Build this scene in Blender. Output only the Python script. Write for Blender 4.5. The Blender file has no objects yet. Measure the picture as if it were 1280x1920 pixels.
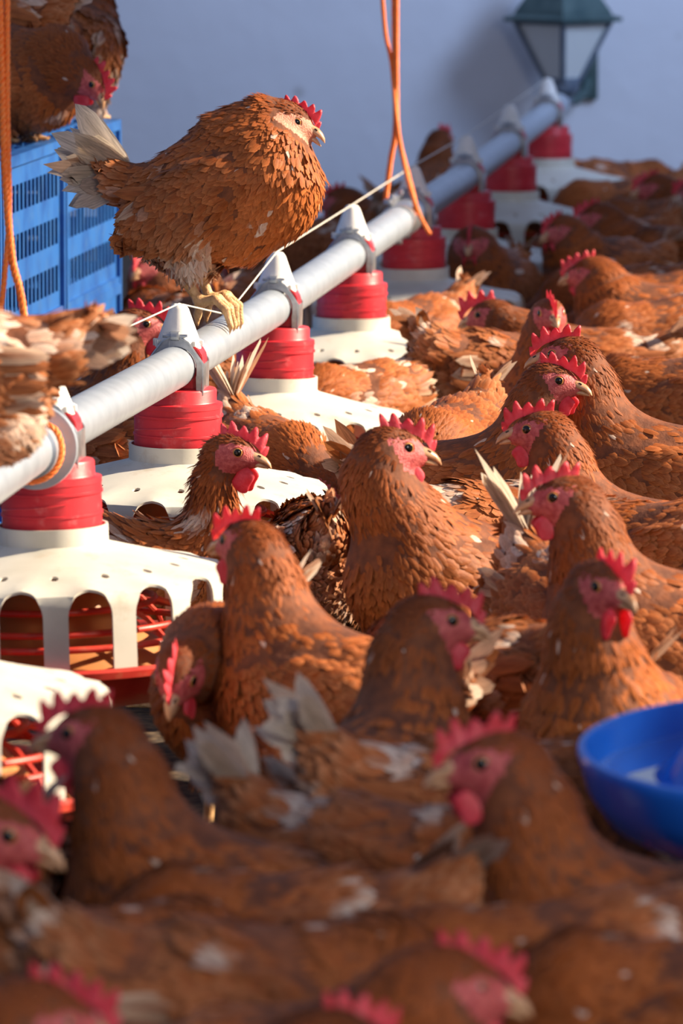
import bpy, bmesh, math, random
import numpy as np
from mathutils import Vector, Matrix, Euler
from mathutils.geometry import delaunay_2d_cdt

scene = bpy.context.scene
COL = scene.collection
R = math.radians

# ------------------------------------------------------------ camera, world, lights, exposure
CAM_H = 1.150
FPX = 10700.0
PITCH = 0.12259
cam_d = bpy.data.cameras.new('camera')
cam = bpy.data.objects.new('camera', cam_d)
COL.objects.link(cam)
cam.location = (0, 0, CAM_H)
cam.rotation_euler = (math.pi / 2 - PITCH, 0, 0)
cam_d.sensor_fit = 'VERTICAL'
cam_d.sensor_height = 36.0
cam_d.lens = FPX * 36.0 / 1920.0
cam_d.clip_end = 200
cam_d.dof.use_dof = True
cam_d.dof.focus_distance = 7.75
cam_d.dof.aperture_fstop = 9.0
cam_d.dof.aperture_blades = 9
scene.camera = cam

world = bpy.data.worlds.new('world')
scene.world = world
world.use_nodes = True
wn = world.node_tree
bgn = wn.nodes['Background']
bgn.inputs[0].default_value = (0.50, 0.62, 1.0, 1)
bgn.inputs[1].default_value = 0.26

SUN_TO = Vector((1.0, 0.10, 0.56)).normalized()
sun_d = bpy.data.lights.new('sun', 'SUN')
sun_d.energy = 9.0
sun_d.angle = R(1.2)
sun_d.color = (1.0, 0.83, 0.62)
sun = bpy.data.objects.new('sun', sun_d)
COL.objects.link(sun)
sun.rotation_euler = (-SUN_TO).to_track_quat('-Z', 'Y').to_euler()

def area(name, loc, target, size, size_y, energy, color):
    d = bpy.data.lights.new(name, 'AREA')
    d.shape = 'RECTANGLE'; d.size = size; d.size_y = size_y
    d.energy = energy; d.color = color
    o = bpy.data.objects.new(name, d); COL.objects.link(o)
    o.location = loc
    o.rotation_euler = (Vector(target) - Vector(loc)).to_track_quat('-Z', 'Y').to_euler()
    return o
rl = area('window_daylight_rear', (2.5, 12.9, 2.4), (0.4, 15.3, 1.35), 0.9, 1.2, 22, (0.50, 0.66, 1.0))
rl.data.spread = R(100)
area('foreground_fill', (2.7, 1.0, 2.0), (0.0, 5.5, 0.3), 1.6, 1.8, 105, (1.0, 0.90, 0.80))  # added fill lamp out of view, brightens the foreground hens

scene.view_settings.view_transform = 'Standard'
scene.view_settings.look = 'None'
scene.view_settings.gamma = 1.0
scene.view_settings.exposure = 0.5
scene.view_settings.use_curve_mapping = False
scene.cycles.use_denoising = True
scene.cycles.max_bounces = 6
scene.cycles.diffuse_bounces = 3
scene.cycles.transparent_max_bounces = 6

def ray(px, py):
    x = (px - 640) / FPX; u = (960 - py) / FPX
    c, s = math.cos(PITCH), math.sin(PITCH)
    return Vector((x, c + u * s, -s + u * c))
def at_depth(px, py, Y):
    r = ray(px, py); return Vector((0, 0, CAM_H)) + r * (Y / r.y)
def at_height(px, py, z):
    r = ray(px, py); return Vector((0, 0, CAM_H)) + r * ((z - CAM_H) / r.z)

# ------------------------------------------------------------ materials
def new_mat(name):
    m = bpy.data.materials.new(name); m.use_nodes = True
    nt = m.node_tree
    return m, nt, nt.nodes['Principled BSDF'], nt.nodes['Material Output']
def N(nt, t, **kw):
    n = nt.nodes.new(t)
    for k, v in kw.items(): setattr(n, k, v)
    return n
def noise_mat(name, c1, c2, scale=20, rough=0.5, bump=0.0, detail=6, metallic=0.0, lo=0.35, hi=0.65, bscale=None, coat=0, sss=0, stretch=None, spec=0.5):
    m, nt, b, out = new_mat(name)
    tc = N(nt, 'ShaderNodeTexCoord')
    src = tc.outputs['Object']
    if stretch:
        mp = N(nt, 'ShaderNodeMapping'); mp.inputs['Scale'].default_value = stretch
        nt.links.new(src, mp.inputs[0]); src = mp.outputs[0]
    n = N(nt, 'ShaderNodeTexNoise'); n.inputs['Scale'].default_value = scale; n.inputs['Detail'].default_value = detail
    nt.links.new(src, n.inputs['Vector'])
    cr = N(nt, 'ShaderNodeValToRGB')
    cr.color_ramp.elements[0].position = lo; cr.color_ramp.elements[1].position = hi
    cr.color_ramp.elements[0].color = (*c1, 1); cr.color_ramp.elements[1].color = (*c2, 1)
    nt.links.new(n.outputs[0], cr.inputs[0]); nt.links.new(cr.outputs[0], b.inputs['Base Color'])
    b.inputs['Roughness'].default_value = rough; b.inputs['Metallic'].default_value = metallic
    b.inputs['Specular IOR Level'].default_value = spec
    if coat: b.inputs['Coat Weight'].default_value = coat
    if sss:
        b.inputs['Subsurface Weight'].default_value = sss
        b.inputs['Subsurface Radius'].default_value = (0.012, 0.004, 0.003)
        b.inputs['Subsurface Scale'].default_value = 1.0
    if bump:
        n2 = N(nt, 'ShaderNodeTexNoise'); n2.inputs['Scale'].default_value = bscale or scale * 3; n2.inputs['Detail'].default_value = 5
        nt.links.new(src, n2.inputs['Vector'])
        bp = N(nt, 'ShaderNodeBump'); bp.inputs['Strength'].default_value = bump; bp.inputs['Distance'].default_value = 0.002
        nt.links.new(n2.outputs[0], bp.inputs['Height']); nt.links.new(bp.outputs[0], b.inputs['Normal'])
    return m

def feather_mat(name, transl=0.12):
    m, nt, b, out = new_mat(name)
    at = N(nt, 'ShaderNodeAttribute'); at.attribute_name = 'fcol'
    uv = N(nt, 'ShaderNodeAttribute'); uv.attribute_name = 'fuv'
    oi = N(nt, 'ShaderNodeObjectInfo')
    mp = N(nt, 'ShaderNodeMapping'); mp.inputs['Scale'].default_value = (7.0, 1.2, 9.0)
    nt.links.new(uv.outputs['Vector'], mp.inputs[0])
    n = N(nt, 'ShaderNodeTexNoise'); n.inputs['Scale'].default_value = 2.2; n.inputs['Detail'].default_value = 4
    nt.links.new(mp.outputs[0], n.inputs['Vector'])
    mr = N(nt, 'ShaderNodeMapRange'); mr.inputs['From Min'].default_value = .3; mr.inputs['From Max'].default_value = .7
    mr.inputs['To Min'].default_value = 0.66; mr.inputs['To Max'].default_value = 1.3
    nt.links.new(n.outputs[0], mr.inputs['Value'])
    mul = N(nt, 'ShaderNodeVectorMath', operation='SCALE')
    nt.links.new(at.outputs['Color'], mul.inputs[0]); nt.links.new(mr.outputs[0], mul.inputs['Scale'])
    hs = N(nt, 'ShaderNodeHueSaturation')
    mv = N(nt, 'ShaderNodeMapRange'); mv.inputs['To Min'].default_value = 0.8; mv.inputs['To Max'].default_value = 1.15
    nt.links.new(oi.outputs['Random'], mv.inputs['Value'])
    nt.links.new(mv.outputs[0], hs.inputs['Value']); nt.links.new(mul.outputs[0], hs.inputs['Color'])
    nt.links.new(hs.outputs[0], b.inputs['Base Color'])
    b.inputs['Roughness'].default_value = 0.5
    b.inputs['Specular IOR Level'].default_value = 0.18
    bp = N(nt, 'ShaderNodeBump'); bp.inputs['Strength'].default_value = 0.35; bp.inputs['Distance'].default_value = 0.0012
    nt.links.new(n.outputs[0], bp.inputs['Height']); nt.links.new(bp.outputs[0], b.inputs['Normal'])
    if transl:
        tr = N(nt, 'ShaderNodeBsdfTranslucent'); nt.links.new(hs.outputs[0], tr.inputs['Color'])
        mx = N(nt, 'ShaderNodeMixShader'); mx.inputs[0].default_value = transl
        nt.links.new(b.outputs[0], mx.inputs[1]); nt.links.new(tr.outputs[0], mx.inputs[2])
        nt.links.new(mx.outputs[0], out.inputs['Surface'])
    return m

M = {}
M['feather'] = feather_mat('brown_feathers')
M['tail_feather'] = feather_mat('tail_feathers', .5)
M['under'] = noise_mat('brown_underfeather', (0.11, .03, .009), (0.22, .062, .017), 60, .8, .6)
M['skin'] = noise_mat('red_face_skin', (0.38, .045, .05), (0.60, .13, .12), 160, .5, .7, sss=.25)
M['pale_skin'] = noise_mat('pale_face_skin', (0.50, .17, .10), (0.66, .28, .17), 160, .5, .6, sss=.2)
M['leg'] = noise_mat('yellow_scaly_leg', (0.50, .27, .11), (0.72, .46, .22), 90, .5, .9, bscale=320, sss=.1)
M['beak'] = noise_mat('horn_beak', (0.42, .2, .09), (0.66, .40, .23), 60, .35)
M['lobe'] = noise_mat('earlobe_skin', (0.6, .22, .24), (0.72, .42, .42), 80, .5, .4, sss=.2)
M['iris'] = noise_mat('orange_iris', (0.50, .20, .05), (0.62, .30, .09), 200, .15)
M['pupil'] = noise_mat('black_pupil', (0.004, .004, .004), (0.008, .007, .006), 20, .05)
def comb_mat(name, c1, c2):
    m, nt, b, out = new_mat(name)
    tc = N(nt, 'ShaderNodeTexCoord')
    n = N(nt, 'ShaderNodeTexNoise'); n.inputs['Scale'].default_value = 90; n.inputs['Detail'].default_value = 5
    nt.links.new(tc.outputs['Object'], n.inputs['Vector'])
    cr = N(nt, 'ShaderNodeValToRGB'); cr.color_ramp.elements[0].color = (*c1, 1); cr.color_ramp.elements[1].color = (*c2, 1)
    cr.color_ramp.elements[0].position = .35; cr.color_ramp.elements[1].position = .68
    nt.links.new(n.outputs[0], cr.inputs[0]); nt.links.new(cr.outputs[0], b.inputs['Base Color'])
    b.inputs['Roughness'].default_value = .5
    n2 = N(nt, 'ShaderNodeTexNoise'); n2.inputs['Scale'].default_value = 420
    nt.links.new(tc.outputs['Object'], n2.inputs['Vector'])
    bp = N(nt, 'ShaderNodeBump'); bp.inputs['Strength'].default_value = .5; bp.inputs['Distance'].default_value = .001
    nt.links.new(n2.outputs[0], bp.inputs['Height']); nt.links.new(bp.outputs[0], b.inputs['Normal'])
    tr = N(nt, 'ShaderNodeBsdfTranslucent'); tr.inputs['Color'].default_value = (0.95, .07, .06, 1)
    mx = N(nt, 'ShaderNodeMixShader'); mx.inputs[0].default_value = .35
    nt.links.new(b.outputs[0], mx.inputs[1]); nt.links.new(tr.outputs[0], mx.inputs[2])
    nt.links.new(mx.outputs[0], out.inputs['Surface'])
    return m
M['comb'] = comb_mat('red_comb', (0.66, .035, .055), (0.84, .11, .15))

def plastic(name, c1, c2, dirt, rough=.45, scale=14, transl=0, dustlo=.5):
    m, nt, b, out = new_mat(name)
    tc = N(nt, 'ShaderNodeTexCoord')
    n = N(nt, 'ShaderNodeTexNoise'); n.inputs['Scale'].default_value = scale; n.inputs['Detail'].default_value = 8
    oi = N(nt, 'ShaderNodeObjectInfo')
    ad = N(nt, 'ShaderNodeVectorMath', operation='ADD')
    nt.links.new(tc.outputs['Object'], ad.inputs[0]); nt.links.new(oi.outputs['Location'], ad.inputs[1])
    nt.links.new(ad.outputs[0], n.inputs['Vector'])
    cr = N(nt, 'ShaderNodeValToRGB'); e = cr.color_ramp.elements
    e[0].position = .32; e[0].color = (*c1, 1); e[1].position = .55; e[1].color = (*c2, 1)
    nt.links.new(n.outputs[0], cr.inputs[0])
    n2 = N(nt, 'ShaderNodeTexNoise'); n2.inputs['Scale'].default_value = scale * 2.3; n2.inputs['Detail'].default_value = 10; n2.inputs['Roughness'].default_value = .7
    nt.links.new(ad.outputs[0], n2.inputs['Vector'])
    mr = N(nt, 'ShaderNodeMapRange'); mr.inputs['From Min'].default_value = dustlo; mr.inputs['From Max'].default_value = dustlo + .28
    mr.inputs['To Max'].default_value = .75
    nt.links.new(n2.outputs[0], mr.inputs['Value'])
    mix = N(nt, 'ShaderNodeMixRGB'); mix.inputs[2].default_value = (*dirt, 1)
    nt.links.new(mr.outputs[0], mix.inputs[0]); nt.links.new(cr.outputs[0], mix.inputs[1])
    nt.links.new(mix.outputs[0], b.inputs['Base Color'])
    b.inputs['Roughness'].default_value = rough
    bp = N(nt, 'ShaderNodeBump'); bp.inputs['Strength'].default_value = .15; bp.inputs['Distance'].default_value = .002
    nt.links.new(n2.outputs[0], bp.inputs['Height']); nt.links.new(bp.outputs[0], b.inputs['Normal'])
    if transl:
        tr = N(nt, 'ShaderNodeBsdfTranslucent'); nt.links.new(mix.outputs[0], tr.inputs['Color'])
        mx = N(nt, 'ShaderNodeMixShader'); mx.inputs[0].default_value = transl
        nt.links.new(b.outputs[0], mx.inputs[1]); nt.links.new(tr.outputs[0], mx.inputs[2])
        nt.links.new(mx.outputs[0], out.inputs['Surface'])
    return m
M['white_pl'] = plastic('dusty_cream_plastic', (0.56, .535, .45), (0.69, .665, .58), (0.42, .29, .15), .5, 9, .06, .56)
M['white_cap'] = plastic('white_plastic_cap', (0.78, .76, .70), (0.86, .84, .8), (0.55, .42, .27), .45, 30, .05, .62)
M['red_pl'] = plastic('dusty_red_plastic', (0.50, .016, .028), (0.62, .028, .04), (0.72, .25, .25), .42, 18, 0, .56)
M['pan_red'] = plastic('red_pan_plastic', (0.50, .03, .02), (0.62, .05, .03), (0.45, .2, .1), .4, 18, .05, .52)
M['amber'] = plastic('feed_stained_plastic', (0.42, .15, .04), (0.52, .2, .06), (0.4, .22, .1), .5, 12, .05, .5)
M['blue_crate'] = plastic('dusty_blue_plastic', (0.006, .065, .27), (0.015, .11, .37), (0.05, .13, .28), .45, 12, 0, .5)
M['blue_bowl'] = plastic('blue_drinker_plastic', (0.012, .13, .68), (0.02, .18, .80), (0.05, .2, .55), .13, 6, .08, .6)
M['rope'] = noise_mat('orange_polyrope', (0.95, .17, .015), (1.0, .27, .05), 150, .45, .4)
M['galv'] = noise_mat('galvanised_tube', (0.33, .38, .44), (0.52, .58, .65), 26, .42, .05, metallic=.55, lo=.1, hi=.9)
M['steel'] = noise_mat('zinc_plated_steel', (0.34, .36, .38), (0.55, .56, .57), 60, .32, .1, metallic=.8)
M['wire'] = noise_mat('pale_wire', (0.62, .58, .5), (0.75, .7, .62), 50, .5)
M['water'] = None
m, nt, b, out = new_mat('still_water'); b.inputs['Base Color'].default_value = (.9, .95, 1, 1)
b.inputs['Roughness'].default_value = .02; b.inputs['Transmission Weight'].default_value = 1; b.inputs['IOR'].default_value = 1.33
M['water'] = m
m, nt, b, out = new_mat('milky_lantern_glass'); b.inputs['Base Color'].default_value = (.70, .74, .74, 1)
b.inputs['Roughness'].default_value = .35; b.inputs['Transmission Weight'].default_value = .0
M['lglass'] = m
M['lgreen'] = noise_mat('green_painted_iron', (0.03, .07, .075), (0.07, .12, .12), 20, .5, .2)
M['liron'] = noise_mat('grey_painted_iron', (0.09, .12, .17), (0.15, .19, .25), 20, .5, .2)

# plaster wall
def wall_mat():
    m, nt, b, out = new_mat('whitewashed_plaster')
    tc = N(nt, 'ShaderNodeTexCoord')
    n = N(nt, 'ShaderNodeTexNoise'); n.inputs['Scale'].default_value = 1.1; n.inputs['Detail'].default_value = 5
    nt.links.new(tc.outputs['Object'], n.inputs['Vector'])
    cr = N(nt, 'ShaderNodeValToRGB'); e = cr.color_ramp.elements
    e[0].position = .3; e[0].color = (.60, .63, .70, 1); e[1].position = .7; e[1].color = (.70, .73, .80, 1)
    nt.links.new(n.outputs[0], cr.inputs[0])
    v = N(nt, 'ShaderNodeTexVoronoi'); v.inputs['Scale'].default_value = 7.0
    nt.links.new(tc.outputs['Object'], v.inputs['Vector'])
    n3 = N(nt, 'ShaderNodeTexNoise'); n3.inputs['Scale'].default_value = 2.3; nt.links.new(tc.outputs['Object'], n3.inputs['Vector'])
    lt = N(nt, 'ShaderNodeMapRange'); lt.inputs['From Min'].default_value = .16; lt.inputs['From Max'].default_value = .06
    nt.links.new(v.outputs['Distance'], lt.inputs['Value'])
    gt = N(nt, 'ShaderNodeMapRange'); gt.inputs['From Min'].default_value = .52; gt.inputs['From Max'].default_value = .6; gt.inputs['To Max'].default_value = .5
    nt.links.new(n3.outputs[0], gt.inputs['Value'])
    mu = N(nt, 'ShaderNodeMath', operation='MULTIPLY'); nt.links.new(lt.outputs[0], mu.inputs[0]); nt.links.new(gt.outputs[0], mu.inputs[1])
    mix = N(nt, 'ShaderNodeMixRGB'); mix.inputs[2].default_value = (.28, .27, .26, 1)
    nt.links.new(mu.outputs[0], mix.inputs[0]); nt.links.new(cr.outputs[0], mix.inputs[1])
    nt.links.new(mix.outputs[0], b.inputs['Base Color']); b.inputs['Roughness'].default_value = .9
    bp = N(nt, 'ShaderNodeBump'); bp.inputs['Strength'].default_value = .3; bp.inputs['Distance'].default_value = .01
    n4 = N(nt, 'ShaderNodeTexNoise'); n4.inputs['Scale'].default_value = 14; nt.links.new(tc.outputs['Object'], n4.inputs['Vector'])
    nt.links.new(n4.outputs[0], bp.inputs['Height']); nt.links.new(bp.outputs[0], b.inputs['Normal'])
    return m
M['wall'] = wall_mat()
M['litter'] = noise_mat('straw_litter', (0.02, .012, .007), (0.13, .08, .04), 45, .95, 1.0, bscale=90, detail=10)

# ------------------------------------------------------------ helpers
def link(o, parent=None):
    COL.objects.link(o)
    if parent: o.parent = parent
    return o
def mesh_obj(name, me, mats, parent=None, smooth=True):
    for mt in (mats if isinstance(mats, (list, tuple)) else [mats]): me.materials.append(mt)
    if smooth: me.polygons.foreach_set('use_smooth', [True] * len(me.polygons))
    return link(bpy.data.objects.new(name, me), parent)
def bm_obj(name, bm, mats, parent=None, smooth=True, sharp=None):
    me = bpy.data.meshes.new(name)
    bmesh.ops.recalc_face_normals(bm, faces=bm.faces)
    bm.to_mesh(me); bm.free()
    o = mesh_obj(name, me, mats, parent, smooth)
    if smooth and sharp:
        me.set_sharp_from_angle(angle=R(sharp))
    return o
def tag(o, label=None, cat=None, group=None, kind=None):
    if label: o['label'] = label
    if cat: o['category'] = cat
    if group: o['group'] = group
    if kind: o['kind'] = kind
    return o
def empty(name, loc=(0, 0, 0), rz=0):
    o = bpy.data.objects.new(name, None); o.empty_display_size = .05
    o.location = loc; o.rotation_euler = (0, 0, rz)
    return link(o)
def copy_tree(o, parent=None):
    c = o.copy(); COL.objects.link(c)
    if parent: c.parent = parent
    for ch in list(o.children): copy_tree(ch, c)
    return c
def box(bm, c, s, rot=None, bev=0):
    r = bmesh.ops.create_cube(bm, size=1.0)
    vs = r['verts']
    for v in vs:
        p = Vector((v.co.x * s[0], v.co.y * s[1], v.co.z * s[2]))
        if rot: p = rot @ p
        v.co = p + Vector(c)
    if bev:
        es = list({e for v in vs for e in v.link_edges})
        bmesh.ops.bevel(bm, geom=es, offset=bev, segments=2, affect='EDGES', profile=.5)
def lathe(bm, prof, seg=48, cap0=False, cap1=False, mat=0):
    rings = []
    for r, z in prof:
        rings.append([bm.verts.new((r * math.cos(2 * math.pi * i / seg), r * math.sin(2 * math.pi * i / seg), z)) for i in range(seg)])
    for a, b_ in zip(rings, rings[1:]):
        for i in range(seg):
            f = bm.faces.new((a[i], a[(i + 1) % seg], b_[(i + 1) % seg], b_[i])); f.material_index = mat
    if cap0: bm.faces.new(rings[0][::-1])
    if cap1: bm.faces.new(rings[-1])
def tube(bm, pts, rad, seg=10, caps=True):
    pts = [Vector(p) for p in pts]; n = len(pts)
    rads = rad if isinstance(rad, (list, tuple)) else [rad] * n
    rings = []; prev = None
    for i, p in enumerate(pts):
        t = (pts[min(i + 1, n - 1)] - pts[max(i - 1, 0)]).normalized()
        if prev is None:
            a = Vector((0, 0, 1)) if abs(t.z) < .9 else Vector((1, 0, 0))
            u = t.cross(a).normalized()
        else:
            u = (prev - t * prev.dot(t)).normalized()
        prev = u; w = t.cross(u)
        rings.append([bm.verts.new(p + (u * math.cos(2 * math.pi * k / seg) + w * math.sin(2 * math.pi * k / seg)) * rads[i]) for k in range(seg)])
    for a, b_ in zip(rings, rings[1:]):
        for k in range(seg): bm.faces.new((a[k], a[(k + 1) % seg], b_[(k + 1) % seg], b_[k]))
    if caps:
        bm.faces.new(rings[0][::-1]); bm.faces.new(rings[-1])
def spline(pts, n=8):
    pts = [Vector(p) for p in pts]; out_ = []
    P = [2 * pts[0] - pts[1]] + pts + [2 * pts[-1] - pts[-2]]
    for i in range(1, len(P) - 2):
        for k in range(n):
            t = k / n
            out_.append(.5 * ((2 * P[i]) + (P[i + 1] - P[i - 1]) * t + (2 * P[i - 1] - 5 * P[i] + 4 * P[i + 1] - P[i + 2]) * t * t + (3 * P[i] - P[i - 1] - 3 * P[i + 1] + P[i + 2]) * t ** 3))
    out_.append(pts[-1]); return out_
def rope_bm(bm, pts, rad, turns_per_m=45):
    pts = spline(pts, 14); L = 0; frames = []
    prev = None
    for i, p in enumerate(pts):
        t = (pts[min(i + 1, len(pts) - 1)] - pts[max(i - 1, 0)]).normalized()
        if i: L += (p - pts[i - 1]).length
        if prev is None: u = t.orthogonal().normalized()
        else: u = (prev - t * prev.dot(t)).normalized()
        prev = u; frames.append((p, u, t.cross(u), L))
    # resample finely
    dense = []
    total = L; n = max(8, int(total * turns_per_m * 6)); j = 0
    for i in range(n + 1):
        s = total * i / n
        while j < len(frames) - 2 and frames[j + 1][3] < s: j += 1
        a, b_ = frames[j], frames[j + 1]; f = (s - a[3]) / max(1e-9, b_[3] - a[3])
        dense.append((a[0].lerp(b_[0], f), a[1].lerp(b_[1], f).normalized(), a[2].lerp(b_[2], f).normalized(), s))
    for k in range(3):
        ph = 2 * math.pi * k / 3
        tube(bm, [p + (u * math.cos(ph + s * turns_per_m * 2 * math.pi) + w * math.sin(ph + s * turns_per_m * 2 * math.pi)) * rad * .5 for p, u, w, s in dense], rad * .56, 6)

# ------------------------------------------------------------ the setting
def plane_obj(name, x0, x1, y0, y1, z0, z1, mat):
    bm = bmesh.new(); box(bm, ((x0 + x1) / 2, (y0 + y1) / 2, (z0 + z1) / 2), (x1 - x0, y1 - y0, z1 - z0))
    return tag(bm_obj(name, bm, mat, smooth=False), kind='structure')
WALL_Y = 15.3
fl = bmesh.new(); bmesh.ops.create_grid(fl, x_segments=60, y_segments=120, size=1)
rnd = random.Random(4)
for v in fl.verts:
    v.co = Vector((v.co.x * 3.0, 7.8 + v.co.y * 7.6, rnd.uniform(-.006, .006)))
tag(bm_obj('floor', fl, M['litter']), kind='structure')
plane_obj('wall_back', -3.2, 3.2, WALL_Y, WALL_Y + .2, -.1, 3.2, M['wall'])
# unseen right wall, added so its tall opening confines the sun to a patch
WX = 3.0
OY0, OY1, OZ0, OZ1 = 6.0, 11.0, 0.35, 2.70
bm = bmesh.new()
box(bm, (WX + .1, (.0 + OY0) / 2, 1.5), (.2, OY0 - .0, 3.2))
box(bm, (WX + .1, (OY1 + WALL_Y) / 2, 1.5), (.2, WALL_Y - OY1, 3.2))
box(bm, (WX + .1, (OY0 + OY1) / 2, (OZ1 + 3.1) / 2), (.2, OY1 - OY0, 3.1 - OZ1))
box(bm, (WX + .1, (OY0 + OY1) / 2, (OZ0 - .1) / 2), (.2, OY1 - OY0, OZ0 + .1))
tag(bm_obj('wall_right', bm, M['wall'], smooth=False), kind='structure')

# ------------------------------------------------------------ feeder line
ORG = Vector((-.34593, 6.77373, CAM_H - .8611)); YAW = .118122; STEP = 1.02658
PD = Vector((math.sin(YAW), math.cos(YAW), 0))
SAG = [0.0, .012, -.004, -.0115, -.009, -.005, -.0045, .006, .018]      # feeders 0..8
def sag(t):
    i = t / STEP + 1.0
    if i <= 0: return SAG[0] + .0 * i
    if i >= 8: return SAG[8] + (i - 8) * .012
    k = int(i); f = i - k
    return SAG[k] * (1 - f) + SAG[k + 1] * f
def line_pt(t, dz=0.0):      # a point on the drum-bottom line, dz above it
    return ORG + PD * t + Vector((0, 0, sag(t) + dz))
PIPE_UP = .107; PIPE_R = .029
M['grille_in'] = M['white_pl']

def grille_mesh():
    NS = 16; half = math.pi / NS
    # profile (s -> r, z), s 0..1 collar top..rim, then leg down to 1.75
    prof = [(0, .067, .0), (.12, .067, -.021), (.16, .071, -.024), (.96, .204, -.059), (1.0, .2085, -.063), (1.04, .2098, -.070), (1.9, .2105, -.152), (2.0, .2105, -.156)]
    S = [p[0] for p in prof]
    def P(s, th):
        k = 0
        while k < len(S) - 2 and S[k + 1] < s: k += 1
        f = (s - S[k]) / (S[k + 1] - S[k]); r = prof[k][1] * (1 - f) + prof[k + 1][1] * f; z = prof[k][2] * (1 - f) + prof[k + 1][2] * f
        return r, z
    leg = .070                                # half angular width of a leg
    # sector centred on a leg, theta in [-half, half]; arch centres on the borders
    A0 = 1.03; A1 = .93
    def arch(th):                            # s of the arch edge at |th|
        x = (half - abs(th)) / (half - leg)
        return A0 + .18 - (A0 + .18 - A1) * math.sqrt(max(0, 1 - x ** 2.6))
    out_ = [(-half, .0)]
    out_ += [(half * k / 3, .0) for k in (-2, -1, 0, 1, 2)] + [(half, .0)]
    edge = [half, ]
    nar = 10
    right = [(half - (half - leg) * math.sin(k / nar * math.pi / 2), None) for k in range(nar + 1)]
    rp = [(th, arch(th)) for th, _ in right]
    out_ += rp
    out_ += [(leg, 1.5), (leg, 2.0), (-leg, 2.0), (-leg, 1.5)]
    out_ += [(-a, b_) for a, b_ in rp[::-1]]
    hole = [(.034 * math.cos(q), .665 + .034 * math.sin(q) * 1.25) for q in [2 * math.pi * k / 10 for k in range(10)]]
    pts = [Vector((a, b_)) for a, b_ in out_]; n0 = len(pts)
    pts += [Vector((a, b_)) for a, b_ in hole]
    loops = [list(range(n0)), list(range(n0, n0 + 10))[::-1]]
    inner = []
    for s in (.12, .16, .3, .42, .54, .78, .85, .92, .98, 1.04):
        for th in (-half, -half * .66, -half * .33, 0, half * .33, half * .66, half):
            if abs(th) > leg * 1.0 and s > arch(th) - .02: continue
            if abs(th) < .04 and abs(s - .665) < .07: continue
            inner.append(Vector((th, s)))
    pts += inner
    vs, es, fs, _, _, _ = delaunay_2d_cdt(pts, [], loops, 2, 1e-6)
    # drop hole faces
    bm = bmesh.new()
    for sct in range(NS):
        base = 2 * math.pi * sct / NS + R(100)
        vv = []
        for v in vs:
            th, s = v.x, v.y
            r, z = P(s, th)
            bumpz = .0035 * max(0, (abs(th) - leg) / (half - leg)) * max(0, min(1, (s - .62) / .25)) if s < 1.3 else 0
            rr = r + (.002 * (abs(th) - leg) / (half - leg) if (s > .8 and abs(th) > leg and s < 1.3) else 0)
            vv.append(bm.verts.new((rr * math.cos(base + th), rr * math.sin(base + th), z + bumpz)))
        for f in fs:
            c = sum((vs[i] for i in f), Vector((0, 0))) / len(f)
            if (c.x / .034) ** 2 + ((c.y - .665) / .0425) ** 2 < .93: continue
            try: bm.faces.new([vv[i] for i in f])
            except ValueError: pass
    bmesh.ops.remove_doubles(bm, verts=bm.verts, dist=.0004)
    return bm

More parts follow.
